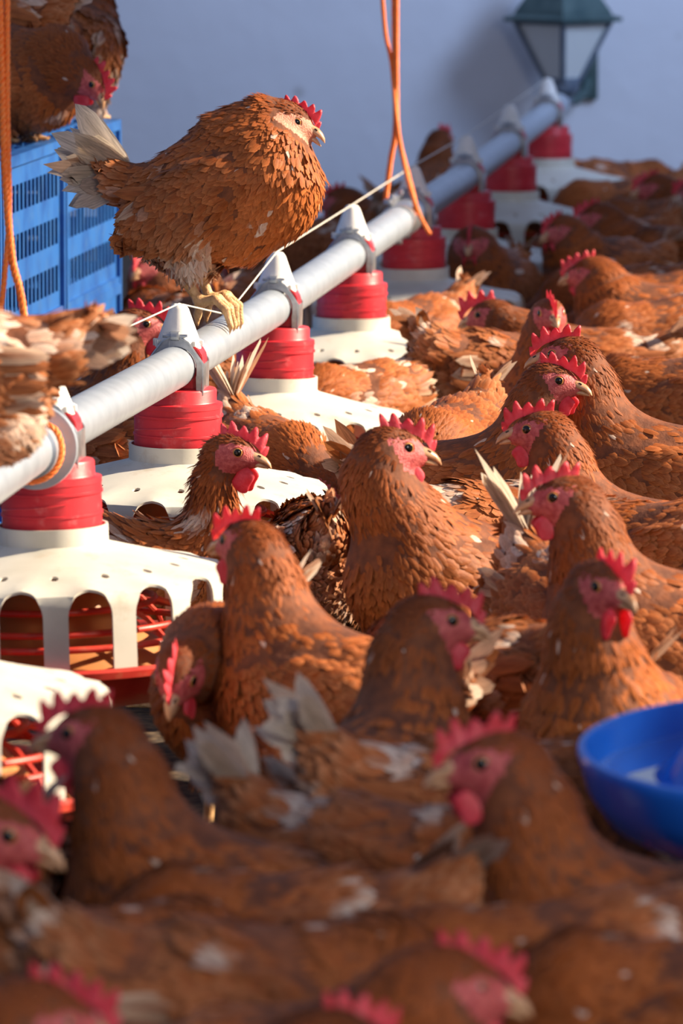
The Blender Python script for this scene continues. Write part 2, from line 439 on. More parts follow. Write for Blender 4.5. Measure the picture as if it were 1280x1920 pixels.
def build_feeder():
    root = empty('poultry_feeder')
    # local origin: drum bottom centre; local +Y along the pipe
    gb = grille_mesh(); bmesh.ops.recalc_face_normals(gb, faces=gb.faces)
    if sum(f.normal.z * f.calc_area() for f in gb.faces) < 0: bmesh.ops.reverse_faces(gb, faces=gb.faces)
    bmesh.ops.solidify(gb, geom=gb.faces[:], thickness=.0032)
    bm_obj('grille', gb, M['white_pl'], root, True, 24)
    # drum
    bm = bmesh.new()
    lathe(bm, [(.0590, -.004), (.0600, 0), (.0600, .012), (.0614, .0125), (.0614, .0150), (.0600, .0155), (.0602, .030), (.0602, .038), (.0622, .0385), (.0622, .0415), (.0606, .042),
               (.0606, .050), (.0614, .0505), (.0610, .057), (.0540, .0585), (.0530, .060), (.0530, .0745), (.0515, .077), (.046, .0775), (.030, .079)], 64, True, True)
    # moulded slanting rib on the drum
    for s0, sl in ((0.4, .006), (3.6, .006)):
        pts = [(.0605 * math.cos(s0 + k * .12), .0605 * math.sin(s0 + k * .12), .021 + k * sl * .1) for k in range(14)]
        tube(bm, pts, .0012, 6)
    bm_obj('drum', bm, M['red_pl'], root, True, 35)
    # red saddle round the pipe
    bm = bmesh.new()
    z0 = PIPE_UP
    prof = [(-.036, -.039), (.036, -.039), (.036, .016), (.030, .026), (.016, .034), (-.016, .034), (-.030, .026), (-.036, .016)]
    def prism(bm, prof, y0, y1, zc, bev=.0015):
        a = [bm.verts.new((x, y0, zc + z)) for x, z in prof]; b_ = [bm.verts.new((x, y1, zc + z)) for x, z in prof]
        fs = [bm.faces.new(a), bm.faces.new(b_[::-1])]
        for i in range(len(prof)): fs.append(bm.faces.new((a[i], b_[i], b_[(i + 1) % len(prof)], a[(i + 1) % len(prof)])))
        if bev:
            es = list({e for f in fs for e in f.edges})
            bmesh.ops.bevel(bm, geom=es, offset=bev, segments=2, affect='EDGES')
    prism(bm, prof, -.022, .024, z0)
    bm_obj('saddle', bm, M['red_pl'], root, True, 35)
    # steel clamp: two plates wrapped round the pipe and bolted over it
    cl = bmesh.new()
    plate = [(-.0385, -.036), (-.0385, .008), (-.018, .036), (-.0055, .044), (.0055, .044), (.018, .036), (.0385, .008), (.0385, -.036), (.030, -.0365), (.030, -.01)]
    n = 14
    arc = [(.0310 * math.cos(R(-20) + k / n * R(220)), .0310 * math.sin(R(-20) + k / n * R(220))) for k in range(n + 1)]
    plate = plate[:8] + [(.030, -.036)] + arc + [(-.030, -.036)]
    prism(cl, plate, -.034, -.0265, z0, .0008)
    rim = [(-.0385, -.036), (-.0385, .008), (-.018, .036), (-.0055, .044), (.0055, .044), (.018, .036), (.0385, .008), (.0385, -.036)]
    tube(cl, [(x, -.035, z0 + z) for x, z in rim], .0017, 6)
    for sx in (-1, 1):
        box(cl, (sx * .0375, -.004, z0 - .015), (.003, .060, .042), None, .0008)
    prism(cl, plate, .0255, .030, z0, .0008)
    for k in range(8):
        pass
    o = bm_obj('clamp', cl, M['steel'], root, True, 35)
    bl = bmesh.new()
    for yy, rr, hh in ((-.036, .0062, .008), (-.041, .0045, .006), (-.0285, .0062, .008)):
        mtx = Matrix.Translation((0.0, yy, z0 + .0445)) @ Matrix.Rotation(math.pi / 2, 4, 'Y')
        bmesh.ops.create_cone(bl, cap_ends=True, segments=6 if rr < .005 else 16, radius1=rr, radius2=rr, depth=hh * 1.4, matrix=mtx)
    mtx = Matrix.Translation((0, -.034, z0 + .0445)) @ Matrix.Rotation(math.pi / 2, 4, 'Y')
    bmesh.ops.create_cone(bl, cap_ends=True, segments=10, radius1=.0026, radius2=.0026, depth=.034, matrix=mtx)
    bm_obj('bolt', bl, M['steel'], o, True, 35)
    # white cone cap
    bm = bmesh.new()
    lathe(bm, [(.031, .022), (.0312, .030), (.0295, .034), (.0285, .038), (.0135, .079), (.0095, .0845), (.0060, .0855), (.0055, .0815)], 40, True, True)
    for v in bm.verts: v.co.z += z0
    for k in range(10):
        a = 2 * math.pi * k / 10
        box(bm, (.031 * math.cos(a), .031 * math.sin(a), z0 + .0325), (.006, .006, .0075), Matrix.Rotation(a, 3, 'Z'), .001)
    bm_obj('cap', bm, M['white_cap'], root, True, 40)
    # pan
    bm = bmesh.new()
    lathe(bm, [(.0, -.196), (.150, -.196), (.176, -.190), (.205, -.168), (.214, -.150), (.223, -.146), (.227, -.150), (.226, -.158), (.219, -.160), (.209, -.176), (.180, -.198), (.150, -.202), (.0, -.202)], 72)
    bmesh.ops.remove_doubles(bm, verts=bm.verts, dist=.0005)
    bm_obj('pan', bm, M['pan_red'], root, True, 50)
    # inner flow cone and feed rings
    bm = bmesh.new()
    lathe(bm, [(.055, -.01), (.060, -.05), (.066, -.075), (.105, -.130), (.160, -.168), (.172, -.18)], 64)
    bm_obj('feed_cone', bm, M['amber'], root, True, 50)
    bm = bmesh.new()
    for rr, zz in ((.180, -.128), (.165, -.112), (.120, -.092)):
        tube(bm, [(rr * math.cos(2 * math.pi * k / 48), rr * math.sin(2 * math.pi * k / 48), zz) for k in range(49)], .0042, 8, False)
    for k in range(8):
        a = 2 * math.pi * k / 8 + .2
        tube(bm, [(.118 * math.cos(a), .118 * math.sin(a), -.092), (.150 * math.cos(a), .150 * math.sin(a), -.104), (.182 * math.cos(a), .182 * math.sin(a), -.130), (.199 * math.cos(a), .199 * math.sin(a), -.160)], .0035, 6)
    bm_obj('feed_ring', bm, M['pan_red'], root, True, 50)
    return root

FT = [-.855] + [0, 1, 2, 3, 4, 5, 6, 7]
FEED_LABELS = [
    'nearest feeder, only its cream grille corner and red pan rim showing at the left edge',
    'cream and red pan feeder beside the rope loop at the left edge',
    'pan feeder whose white cone stands left of the perched hen\'s feet',
    'pan feeder under the pipe just right of the perched hen\'s feet, cracked cream grille',
    'fourth red and cream feeder along the pipe, between the perched hen and the orange ropes',
    'red and cream feeder directly under the middle orange ropes',
    'red and cream feeder just beyond the orange ropes, its grille over dark hens',
    'second to last feeder before the back wall',
    'farthest feeder, below the wall lantern at the back wall']
feeder = build_feeder(); feeders = []
tilts = [(0, 0), (.0, -1.5), (.5, .8), (-.8, 1.2), (0, .4), (.6, -.5), (0, .3), (0, 0), (0, 0)]
for i, k in enumerate(FT):
    f = feeder if i == 0 else copy_tree(feeder)
    t = k * STEP
    f.location = line_pt(t); 
    f.rotation_euler = (R(tilts[i][0]), R(tilts[i][1]), -YAW + (R(3) if i % 2 else 0) * 0)
    tag(f, FEED_LABELS[i], 'feeder', 'pan feeders hanging along the auger pipe')
    feeders.append(f)

bm = bmesh.new()
pts = [line_pt(-2.2 + k * .12, PIPE_UP) for k in range(int((2.2 + 7 * STEP + .55) / .12))]
tube(bm, pts, PIPE_R, 32)
pipe = bm_obj('auger_pipe', bm, M['galv'], None, True, 50)
tag(pipe, 'galvanised grey steel feed pipe running from lower left to the back wall above the feeders', 'pipe')
# coupling collar at the middle ropes and disc collar at the near rope: parts of the pipe
rotp = Matrix.Rotation(-YAW, 3, 'Z')
def along(bm, prof, t, seg=40, mats=0):
    b2 = bmesh.new(); lathe(b2, prof, seg)
    c = line_pt(t, PIPE_UP)
    for v in b2.verts:
        q = Vector((v.co.x, v.co.z, v.co.y)); v.co = rotp @ q + c
    me = bpy.data.meshes.new('t'); b2.to_mesh(me); b2.free(); bm.from_mesh(me); bpy.data.meshes.remove(me)
bm = bmesh.new()
tc_ = 4 * STEP - .20
along(bm, [(.0275, -.10), (.0315, -.10), (.033, -.095), (.033, .095), (.0315, .10), (.0275, .10)], tc_)
c = line_pt(tc_, PIPE_UP)
box(bm, c + rotp @ Vector((-.018, 0, .036)), (.016, .19, .010), rotp, .002)
for yy in (-.075, .075):
    box(bm, c + rotp @ Vector((.0, yy, -.036)), (.014, .014, .014), rotp, .002)
    box(bm, c + rotp @ Vector((-.012, yy, .040)), (.012, .012, .020), rotp, .002)
bm_obj('coupling_sleeve', bm, M['steel'], pipe, True, 35)
bm = bmesh.new()
tn = -.115
along(bm, [(.0275, -.006), (.050, -.006), (.0505, -.004), (.0505, .004), (.050, .006), (.0275, .006)], tn)
along(bm, [(.0275, -.05), (.0335, -.048), (.0345, -.02), (.0335, .0), (.0335, .03), (.0275, .035)], tn)
bm_obj('flange_disc', bm, M['galv'], pipe, True, 35)

# ------------------------------------------------------------ anti-roost wire over the cone tips
tips = [f.location + Vector((0, 0, .1915)) for f in feeders]
wp = [tips[0]]
def px_of(v):
    c, s = math.cos(PITCH), math.sin(PITCH); d = v - Vector((0, 0, CAM_H)); f = c * d.y - s * d.z
    return 640 + FPX * d.x / f, 960 - FPX * (s * d.y + c * d.z) / f
HT = STEP
while px_of(line_pt(HT, PIPE_UP))[0] < 404: HT += .004
HP = line_pt(HT, PIPE_UP)          # where the hen grips the pipe
wire_pts = []
for i in range(1, 9): wire_pts.append(feeders[i].location + Matrix.Rotation(R(tilts[i][1]), 3, 'Y') @ Vector((0, 0, .1925)))
bm = bmesh.new()
w2 = [line_pt(-1.6, .185)] + [wire_pts[0], wire_pts[1]]
toe = HP + Vector((.012, -.03, .044))
tube(bm, w2 + [toe, toe + PD * .05 + Vector((.004, 0, .002))] + wire_pts[2:], .0013, 6)
wire = bm_obj('perch_wire', bm, M['wire'])
tag(wire, 'thin pale wire strung over the feeder cone tips', 'wire')

# ------------------------------------------------------------ ropes
pr = line_pt(tn - .03, PIPE_UP)
Yr = pr.y
def AT(px, py, dy=0): return at_depth(px, py, Yr + dy)
bm = bmesh.new()
rx = rotp @ Vector((1, 0, 0))
loopr = [pr + rx * (.036 * math.cos(a)) + Vector((0, 0, .036 * math.sin(a))) + PD * (.012 * math.sin(a * .5)) for a in [R(60) - R(320) * k / 18 for k in range(19)]]
rope_bm(bm, [AT(-2, -40), AT(4, 150), AT(10, 330), AT(22, 480), AT(40, 560), AT(62, 720), AT(66, 780)] + loopr[1:], .0048)
rope_bm(bm, [AT(14, -40), AT(14, 200), AT(17, 400), AT(10, 500), AT(0, 590), AT(-16, 680), pr - rx * .034 + Vector((0, 0, .02))], .0036)
o = bm_obj('hanging_rope', bm, M['rope'])
tag(o, 'orange twisted rope hanging down the left edge and looped round the pipe', 'rope', 'orange ropes holding up the pipe')
pc = line_pt(tc_, PIPE_UP); Yc = pc.y
def AC(px, py, dy=0): return at_depth(px, py, Yc + dy)
bm = bmesh.new()
rope_bm(bm, [AC(738, -40), AC(740, 120), AC(741, 240), AC(732, 300), AC(722, 378)], .0055)
rope_bm(bm, [AC(743, -40, -.01), AC(743, 150, -.01), AC(746, 250, -.02), AC(765, 330, -.03), AC(778, 385, -.05), AC(774, 418, -.05)], .0052)
rope_bm(bm, [AC(714, -40, .01), AC(722, 60, .01), AC(734, 120, 0), AC(744, 230, -.03), AC(760, 320, -.05), AC(783, 395, -.06), AC(806, 440, -.07)], .0042)
bm.verts.ensure_lookup_table()
o = bm_obj('hanging_rope', bm, M['rope'])
tag(o, 'orange ropes hanging in the middle and spreading to the pipe coupling', 'rope', 'orange ropes holding up the pipe')

# ------------------------------------------------------------ crates
def build_crate(L=.60, W=.40, H=.292):
    root = empty('plastic_crate')
    bm = bmesh.new()
    t = .006
    # side panels with slots: local X = width, Y = length
    def panel(length, axis, off):
        nrow = 3; ncol = int(length / .042)
        margin = .035; post = .02
        rows = [.038 + k * .080 for k in range(nrow)]
        # horizontal bands
        def put(u0, u1, z0, z1, th=t * .4):
            u = (u0 + u1) / 2; z = (z0 + z1) / 2
            if axis == 'y': box(bm, (off, u, z), (th, u1 - u0, z1 - z0))
            else: box(bm, (u, off, z), (u1 - u0, th, z1 - z0))
        h = length / 2
        zs = [0]
        for r0 in rows:
            put(-h, h, zs[-1], r0); zs.append(r0 + .044)
            n = ncol
            wv = (length - 2 * margin) / n
            put(-h, -h + margin, r0, r0 + .044); put(h - margin, h, r0, r0 + .044)
            for k in range(n):
                u0 = -h + margin + k * wv
                put(u0, u0 + wv * .30, r0, r0 + .044, t * .35)
        put(-h, h, zs[-1], H)
        put(-h, h, H - .018, H, t * 3); put(-h, h, 0, .012, t * 2.4)
        put(-h, -h + .016, 0, H, t * 3); put(h - .016, h, 0, H, t * 3)
    for s in (-1, 1):
        panel(L - .01, 'y', s * (W / 2 - .005)); panel(W - .01, 'x', s * (L / 2 - .01))
    body = bm_obj('crate_body', bm, M['blue_crate'], root, False)
    bm = bmesh.new(); box(bm, (0, 0, .006), (W - .02, L - .02, .008)); bm_obj('crate_base', bm, M['blue_crate'], root, False)
    bm = bmesh.new()
    for k in range(12): box(bm, (-W / 2 + .02 + k * (W - .04) / 11, 0, H - .004), (.012, L - .03, .008))
    for k in range(7): box(bm, (0, -L / 2 + .02 + k * (L - .04) / 6, H - .0045), (W - .03, .012, .0065))
    bm_obj('crate_lid', bm, M['blue_crate'], root, False)
    return root
cr = build_crate()
cbase = at_depth(0, 300, 9.0); CZ = cbase.z
e0 = cbase - Vector((0, 0, cbase.z))
side = rotp @ Vector((1, 0, 0))
labels_c = ['blue slatted crate, upper one at the near end of the stack on the left', 'upper blue crate at the far end of the stack, behind the perched hen\'s tail',
            'blue slatted crate, lower one at the near end of the stack on the left', 'lower blue crate at the far end of the stack, under the perched hen\'s tail']
k = 0
for lev in (1, 0):
    for j in (0, 1):
        c_ = cr if k == 0 else copy_tree(cr)
        p = e0 + PD * (.06 + .302 + j * .604) - side * .2 - PD * .06
        c_.location = (p.x, p.y, CZ - .292 * (2 - lev))
        c_.rotation_euler = (0, 0, -YAW)
        tag(c_, labels_c[k], 'crate', 'blue crates stacked on the left'); k += 1
for j in (-1,):
    c_ = copy_tree(cr); p = e0 + PD * (.302 + j * .604) - side * .2
    c_.location = (p.x, p.y, CZ - .292); c_.rotation_euler = (0, 0, -YAW)
    bpy.data.objects.remove(c_) if False else tag(c_, 'blue crate at the very left edge, nearest of the stack', 'crate', 'blue crates stacked on the left')
    c3 = copy_tree(cr); c3.location = (p.x, p.y, CZ - .584); c3.rotation_euler = (0, 0, -YAW)
    tag(c3, 'blue crate at the left edge under the nearest upper crate', 'crate', 'blue crates stacked on the left')

# ------------------------------------------------------------ wall lantern
def lantern():
    root = empty('wall_lantern')
    c = at_depth(1055, 40, WALL_Y - .20)
    root.location = c; root.rotation_euler = (0, 0, R(43))
    s = (WALL_Y - .2) / FPX
    ztop = 0.0; zb = -(150 - 40) * s
    rt = 90 * s; rb = 32 * s
    def corner(k, r, z): a = R(45 + 90 * k); return Vector((r * math.cos(a), r * math.sin(a), z))
    fr = bmesh.new()
    for k in range(4):
        tube(fr, [corner(k, rt, ztop), corner(k, rb, zb)], .0075, 6)
        tube(fr, [corner(k, rb, zb), corner(k + 1, rb, zb)], .008, 6)
        tube(fr, [corner(k, rt, ztop), corner(k + 1, rt, ztop)], .008, 6)
    lathe(fr, [(rb * .95, zb + .004), (rb * 1.0, zb - .012), (.040, zb - .03), (.022, zb - .045), (.030, zb - .058), (.012, zb - .075), (0.002, zb - .085)], 16, True, False)
    bm_obj('lantern_frame', fr, M['liron'], root, True, 30)
    for k in range(4):
        g = bmesh.new(); q = [corner(k, rt * .96, ztop), corner(k + 1, rt * .96, ztop), corner(k + 1, rb * .96, zb), corner(k, rb * .96, zb)]
        n = ((q[0] + q[1]) / 2); n.z = 0; n.normalize()
        a = [g.verts.new(v) for v in q]; b_ = [g.verts.new(v - n * .003) for v in q]
        g.faces.new(a); g.faces.new(b_[::-1])
        for i in range(4): g.faces.new((a[i], b_[i], b_[(i + 1) % 4], a[(i + 1) % 4]))
        bm_obj('glass_pane', g, M['lglass'], root, False)
    rf = bmesh.new()
    lv = [(rt * 1.22, .0), (rt * 1.24, .010), (rt * 1.02, .018), (rt * .98, .030), (rt * .45, .120), (rt * .3, .135), (rt * .28, .16), (.01, .19)]
    rings = [[rf.verts.new(corner(k, r, z)) for k in range(4)] for r, z in lv]
    for a, b_ in zip(rings, rings[1:]):
        for k in range(4): rf.faces.new((a[k], a[(k + 1) % 4], b_[(k + 1) % 4], b_[k]))
    rf.faces.new(rings[0][::-1]); rf.faces.new(rings[-1])
    bm_obj('lantern_roof', rf, M['lgreen'], root, False)
    hd = bmesh.new()
    lathe(hd, [(.022, zb), (.022, zb + .05), (.012, zb + .055), (.012, zb + .075)], 12, False, True)
    bm_obj('lamp_holder', hd, M['liron'], root, True, 40)
    br = bmesh.new()
    inv = Matrix.Rotation(-R(43), 3, 'Z')
    def W(px, py, Y): return inv @ (at_depth(px, py, Y) - c)
    yc = c.y
    tube(br, [inv @ (at_depth(x, y, yc + d) - c) for x, y, d in ((1052, 172, 0), (1058, 186, .02), (1078, 190, .07), (1096, 172, .14), (1103, 145, .19))], [.010, .011, .013, .013, .012], 8)
    tube(br, [inv @ (at_depth(x, y, yc + .02) - c) for x, y in ((1030, 130), (1040, 118), (1052, 122), (1052, 138), (1040, 142), (1034, 160), (1050, 178))], .008, 8)
    box(br, W(1103, 130, WALL_Y - .012), (.05, .02, .16), inv, .004)
    bm_obj('wall_bracket', br, M['lgreen'], root, True, 40)
    tag(root, 'old wall lantern with green iron roof and milky glass panes on the back wall', 'lantern')
lantern()

# ------------------------------------------------------------ blue drinker
def drinker():
    Yd = 4.95
    c = at_depth(1281, 1398, Yd) + Vector((.178, 0, 0))
    c.x = at_depth(1083, 1398, Yd).x + .196
    root = empty('bell_drinker', c)
    root.rotation_euler = (R(4.5), R(-1), 0)
    bm = bmesh.new()
    prof = [(.0, -.088), (.09, -.090), (.140, -.082), (.172, -.062), (.188, -.036), (.195, -.010), (.197, -.002), (.1955, .0015), (.190, .002), (.187, -.006),
            (.183, -.028), (.170, -.044), (.155, -.050), (.138, -.047), (.125, -.036), (.105, -.02)]
    lathe(bm, prof, 96)
    bmesh.ops.remove_doubles(bm, verts=bm.verts, dist=.0003)
    bm_obj('bowl', bm, M['blue_bowl'], root, True, 60)
    bm = bmesh.new()
    lathe(bm, [(.128, -.037), (.118, -.018), (.085, .020), (.06, .035), (.045, .042), (.04, .075), (.03, .082), (.0, .083)], 72)
    bmesh.ops.remove_doubles(bm, verts=bm.verts, dist=.0003)
    bm_obj('bell', bm, M['blue_bowl'], root, True, 60)
    bm = bmesh.new(); lathe(bm, [(.184, -.026), (.129, -.026)], 72)
    bm_obj('water', bm, M['water'], root)
    bm = bmesh.new(); tube(bm, [(0, 0, .08), (0, 0, 2.4)], .006, 8); bm_obj('supply_hose', bm, M['blue_bowl'], root)
    tag(root, 'round blue plastic bell drinker cut by the right edge', 'drinker')
drinker()

# ============================================================ HENS
# body = one continuous skin grown as a smooth implicit surface from a skeleton of rounded cones and ellipsoids
def V3(*a): return np.array(a, float)
def rotm(yaw=0, pitch=0, roll=0):      # yaw about z (left +), pitch nose-up +, roll
    return np.array(Matrix.Rotation(R(yaw), 3, 'Z') @ Matrix.Rotation(R(-pitch), 3, 'Y') @ Matrix.Rotation(R(roll), 3, 'X'))
def cap(a, b, ra, rb, reg, flow=None, k=.02, side=None):
    a = np.array(a, float); b = np.array(b, float)
    fl = b - a if flow is None else np.array(flow, float)
    return dict(t='c', a=a, b=b, ra=ra, rb=rb, reg=reg, flow=fl / (np.linalg.norm(fl) + 1e-9), k=k)
def ell(c, rad, reg, flow, rot=None, k=.03):
    fl = np.array(flow, float)
    return dict(t='e', c=np.array(c, float), rad=np.array(rad, float), R=np.eye(3) if rot is None else rot, reg=reg, flow=fl / np.linalg.norm(fl), k=k)
def psdf(p, P):
    if p['t'] == 'c':
        ba = p['b'] - p['a']; L = max(ba @ ba, 1e-12)
        h = np.clip(((P - p['a']) @ ba) / L, 0, 1)
        return np.linalg.norm(P - p['a'] - h[:, None] * ba, axis=1) - (p['ra'] + (p['rb'] - p['ra']) * h)
    q = (P - p['c']) @ p['R']
    k0 = np.linalg.norm(q / p['rad'], axis=1); k1 = np.linalg.norm(q / p['rad'] ** 2, axis=1)
    return k0 * (k0 - 1) / np.maximum(k1, 1e-9)
def sdf(prims, P):
    d = None
    for p in prims:
        e = psdf(p, P)
        if d is None: d = e; continue
        k = p['k']; h = np.maximum(k - np.abs(d - e), 0) / k
        d = np.minimum(d, e) - h * h * k * .25
    return d
def grad(prims, P, e=4e-4):
    g = np.zeros_like(P)
    for i in range(3):
        o = np.zeros(3); o[i] = e
        g[:, i] = sdf(prims, P + o) - sdf(prims, P - o)
    return g / (np.linalg.norm(g, axis=1, keepdims=True) + 1e-12)
def surface_nets(prims, lo, hi, h):
    n = np.ceil((hi - lo) / h).astype(int) + 1
    ax = [lo[i] + h * np.arange(n[i]) for i in range(3)]
    G = np.stack(np.meshgrid(*ax, indexing='ij'), -1).reshape(-1, 3)
    F = sdf(prims, G).reshape(n)
    ins = F < 0
    acc = np.zeros((*(n - 1), 3)); cnt = np.zeros(n - 1)
    cor = [(i, j, k) for i in (0, 1) for j in (0, 1) for k in (0, 1)]
    def sl(c): return tuple(slice(c[i], n[i] - 1 + c[i]) for i in range(3))
    for a in cor:
        for axx in range(3):
            if a[axx]: continue
            b = list(a); b[axx] = 1
            fa, fb = F[sl(a)], F[sl(b)]
            cr_ = (fa < 0) != (fb < 0)
            t = np.where(cr_, fa / np.where(cr_, fa - fb, 1), 0)
            for d in range(3):
                base = a[d] + (t if d == axx else 0)
                acc[..., d] += np.where(cr_, base, 0)
            cnt += cr_
    act = cnt > 0
    idx = -np.ones(n - 1, int); idx[act] = np.arange(act.sum())
    cell = np.argwhere(act)
    V = lo + h * (cell + acc[act] / cnt[act][:, None])
    Q = []
    for axx in range(3):
        o1, o2 = (axx + 1) % 3, (axx + 2) % 3
        s0 = [slice(1, n[i] - 1) for i in range(3)]; s0[axx] = slice(0, n[axx] - 1)
        s1 = list(s0); s1[axx] = slice(1, n[axx])
        A = ins[tuple(s0)]; B = ins[tuple(s1)]
        w = np.argwhere(A != B); 
        if len(w) == 0: continue
        sg = A[tuple(w.T)]
        w = w.copy(); w[:, o1] += 1; w[:, o2] += 1
        def g(d1, d2):
            q = w.copy(); q[:, o1] -= d1; q[:, o2] -= d2; return idx[tuple(q.T)]
        q = np.stack([g(1, 1), g(0, 1), g(0, 0), g(1, 0)], 1)
        q[~sg] = q[~sg][:, ::-1]
        Q.append(q)
    return V, np.concatenate(Q)

def np_mesh(name, V, F):
    me = bpy.data.meshes.new(name)
    V = np.asarray(V, np.float32); F = np.asarray(F, np.int32); k = F.shape[1]
    me.vertices.add(len(V)); me.vertices.foreach_set('co', V.ravel())
    me.loops.add(F.size); me.loops.foreach_set('vertex_index', F.ravel())
    me.polygons.add(len(F)); me.polygons.foreach_set('loop_start', np.arange(len(F), dtype=np.int32) * k)
    me.update(calc_edges=True)
    return me

# one feather blade: 5 rows of 3 and a tip, as quads (the tip quads are degenerate-free)
ROWS = np.array([0, .22, .48, .72, .90]); WID = np.array([.30, .80, 1.0, .98, .74])
FQ = []
for r_ in range(4):
    for c_ in range(2):
        a_ = r_ * 3 + c_; FQ.append((a_, a_ + 1, a_ + 4, a_ + 3))
FQ.append((12, 13, 14, 15))
FQ = np.array(FQ)
def feathers(name, root, dirs, nrm, L, W, lift, col, edge, tip, curl=.05, camber=.16, rng=None, rag=.0, parent=None, width_prof=None, mat='feather', soft=True):
    n = len(root)
    if n == 0: return None
    d = dirs - nrm * np.sum(dirs * nrm, 1, keepdims=True); d /= np.linalg.norm(d, axis=1, keepdims=True) + 1e-9
    b = np.cross(nrm, d)
    wid = WID if width_prof is None else width_prof
    sl = np.tan(lift)[:, None, None]
    V = np.zeros((n, 16, 3)); NV = np.zeros((n, 16, 3)); jn = rng.normal(0, .07, (n, 3)); UV = np.zeros((n, 16, 3)); C = np.ones((n, 16, 4))
    L_ = L[:, None]; W_ = W[:, None]
    bend = rng.normal(0, .10, n)
    rnd_ = rng.random(n)
    for r in range(6):
        v = ROWS[r] if r < 5 else 1.0
        for c in range(3):
            if r == 5 and c != 1: continue
            i = r * 3 + c if r < 5 else 15
            u = (c - 1) if r < 5 else 0
            vv = v - (.06 * abs(u) if r > 0 else 0) + (rng.normal(0, rag, n) if rag and r >= 3 else 0)
            vv = np.broadcast_to(vv, (n,))[:, None]
            w = wid[r] if r < 5 else 0
            jit = 1 + (rng.normal(0, rag * 2, n) if rag and r >= 2 else 0)
            jit = np.broadcast_to(jit, (n,))[:, None]
            V[:, i] = root + d * (vv * L_) + b * (u * w * W_ * .5 * jit + bend[:, None] * L_ * vv * vv) + \
                nrm * (sl[:, 0] * vv * L_ - curl * L_ * vv * vv - camber * W_ * abs(u) * w * .5 - .0012)
            NV[:, i] = nrm + jn + d * (.34 * (v - .45)) + b * (u * .34)
            UV[:, i, 0] = u * .5 + .5 + rnd_ * 31; UV[:, i, 1] = v * 2 + rnd_ * 17; UV[:, i, 2] = rnd_ * 9
            m1 = abs(u) * .8; m2 = max(0, (v - .6) / .4)
            cc = col * (1 - m1) + edge * m1
            cc = cc * (1 - m2 * .7) + tip * m2 * .7
            C[:, i, :3] = cc
    # tip face order: 12,13,14 row then 15 -> quad (12,13,14,15) would fold; use (12,14,15) as quad with 13
    F = (FQ[None, :, ::-1] + (np.arange(n) * 16)[:, None, None]).reshape(-1, 4)
    V = V.reshape(-1, 3)
    me = np_mesh(name, V, F)
    a1 = me.attributes.new('fcol', 'FLOAT_COLOR', 'POINT'); a1.data.foreach_set('color', np.clip(C, 0, 1).reshape(-1).astype(np.float32))
    a2 = me.attributes.new('fuv', 'FLOAT_VECTOR', 'POINT'); a2.data.foreach_set('vector', UV.reshape(-1).astype(np.float32))
    o = mesh_obj(name, me, M[mat], parent)
    if soft:
        NV = NV.reshape(-1, 3); NV /= np.linalg.norm(NV, axis=1, keepdims=True) + 1e-9
        me.normals_split_custom_set_from_vertices(NV.tolist())
    return o
# quad tip: row 4 (12,13,14) + tip 15 : two quads share 13
FQ = np.array([tuple(q) for q in FQ[:-1]] + [(12, 13, 15, 15)])[:-1]
FQ = np.concatenate([FQ, np.array([[12, 13, 14, 15]])])

REG = {  # spacing, length, width, lift(deg), colour, edge, tip
    'head':   (.0026, .0080, .0028, 7, (.16, .034, .009), (.22, .055, .016), (.24, .06, .018)),
    'neck':   (.0037, .0225, .0046, 6, (.28, .066, .014), (.38, .104, .024), (.46, .14, .038)),
    'back':   (.0072, .0300, .0128, 5, (.31, .077, .017), (.42, .118, .030), (.50, .165, .050)),
    'breast': (.0058, .0290, .0104, 4, (.36, .094, .020), (.45, .130, .032), (.52, .175, .050)),
    'wing':   (.0078, .0340, .0145, 4, (.28, .068, .016), (.40, .115, .032), (.52, .20, .075)),
    'rump':   (.0068, .0330, .0105, 9, (.33, .088, .022), (.45, .15, .05), (.58, .28, .14)),
    'fluff':  (.0042, .0260, .0040, 17, (.42, .15, .055), (.56, .26, .13), (.68, .40, .25)),
    'white':  (.0055, .0280, .0070, 26, (.70, .52, .40), (.76, .62, .52), (.80, .68, .58)),
}
def blobn(P, s, seed):
    r = np.random.default_rng(seed); o = np.zeros(len(P))
    for _ in range(5):
        k = r.normal(0, 1, 3); k *= s * r.uniform(.6, 1.5) / np.linalg.norm(k)
        o += np.sin(P @ k + r.uniform(0, 6.28))
    return o / 5

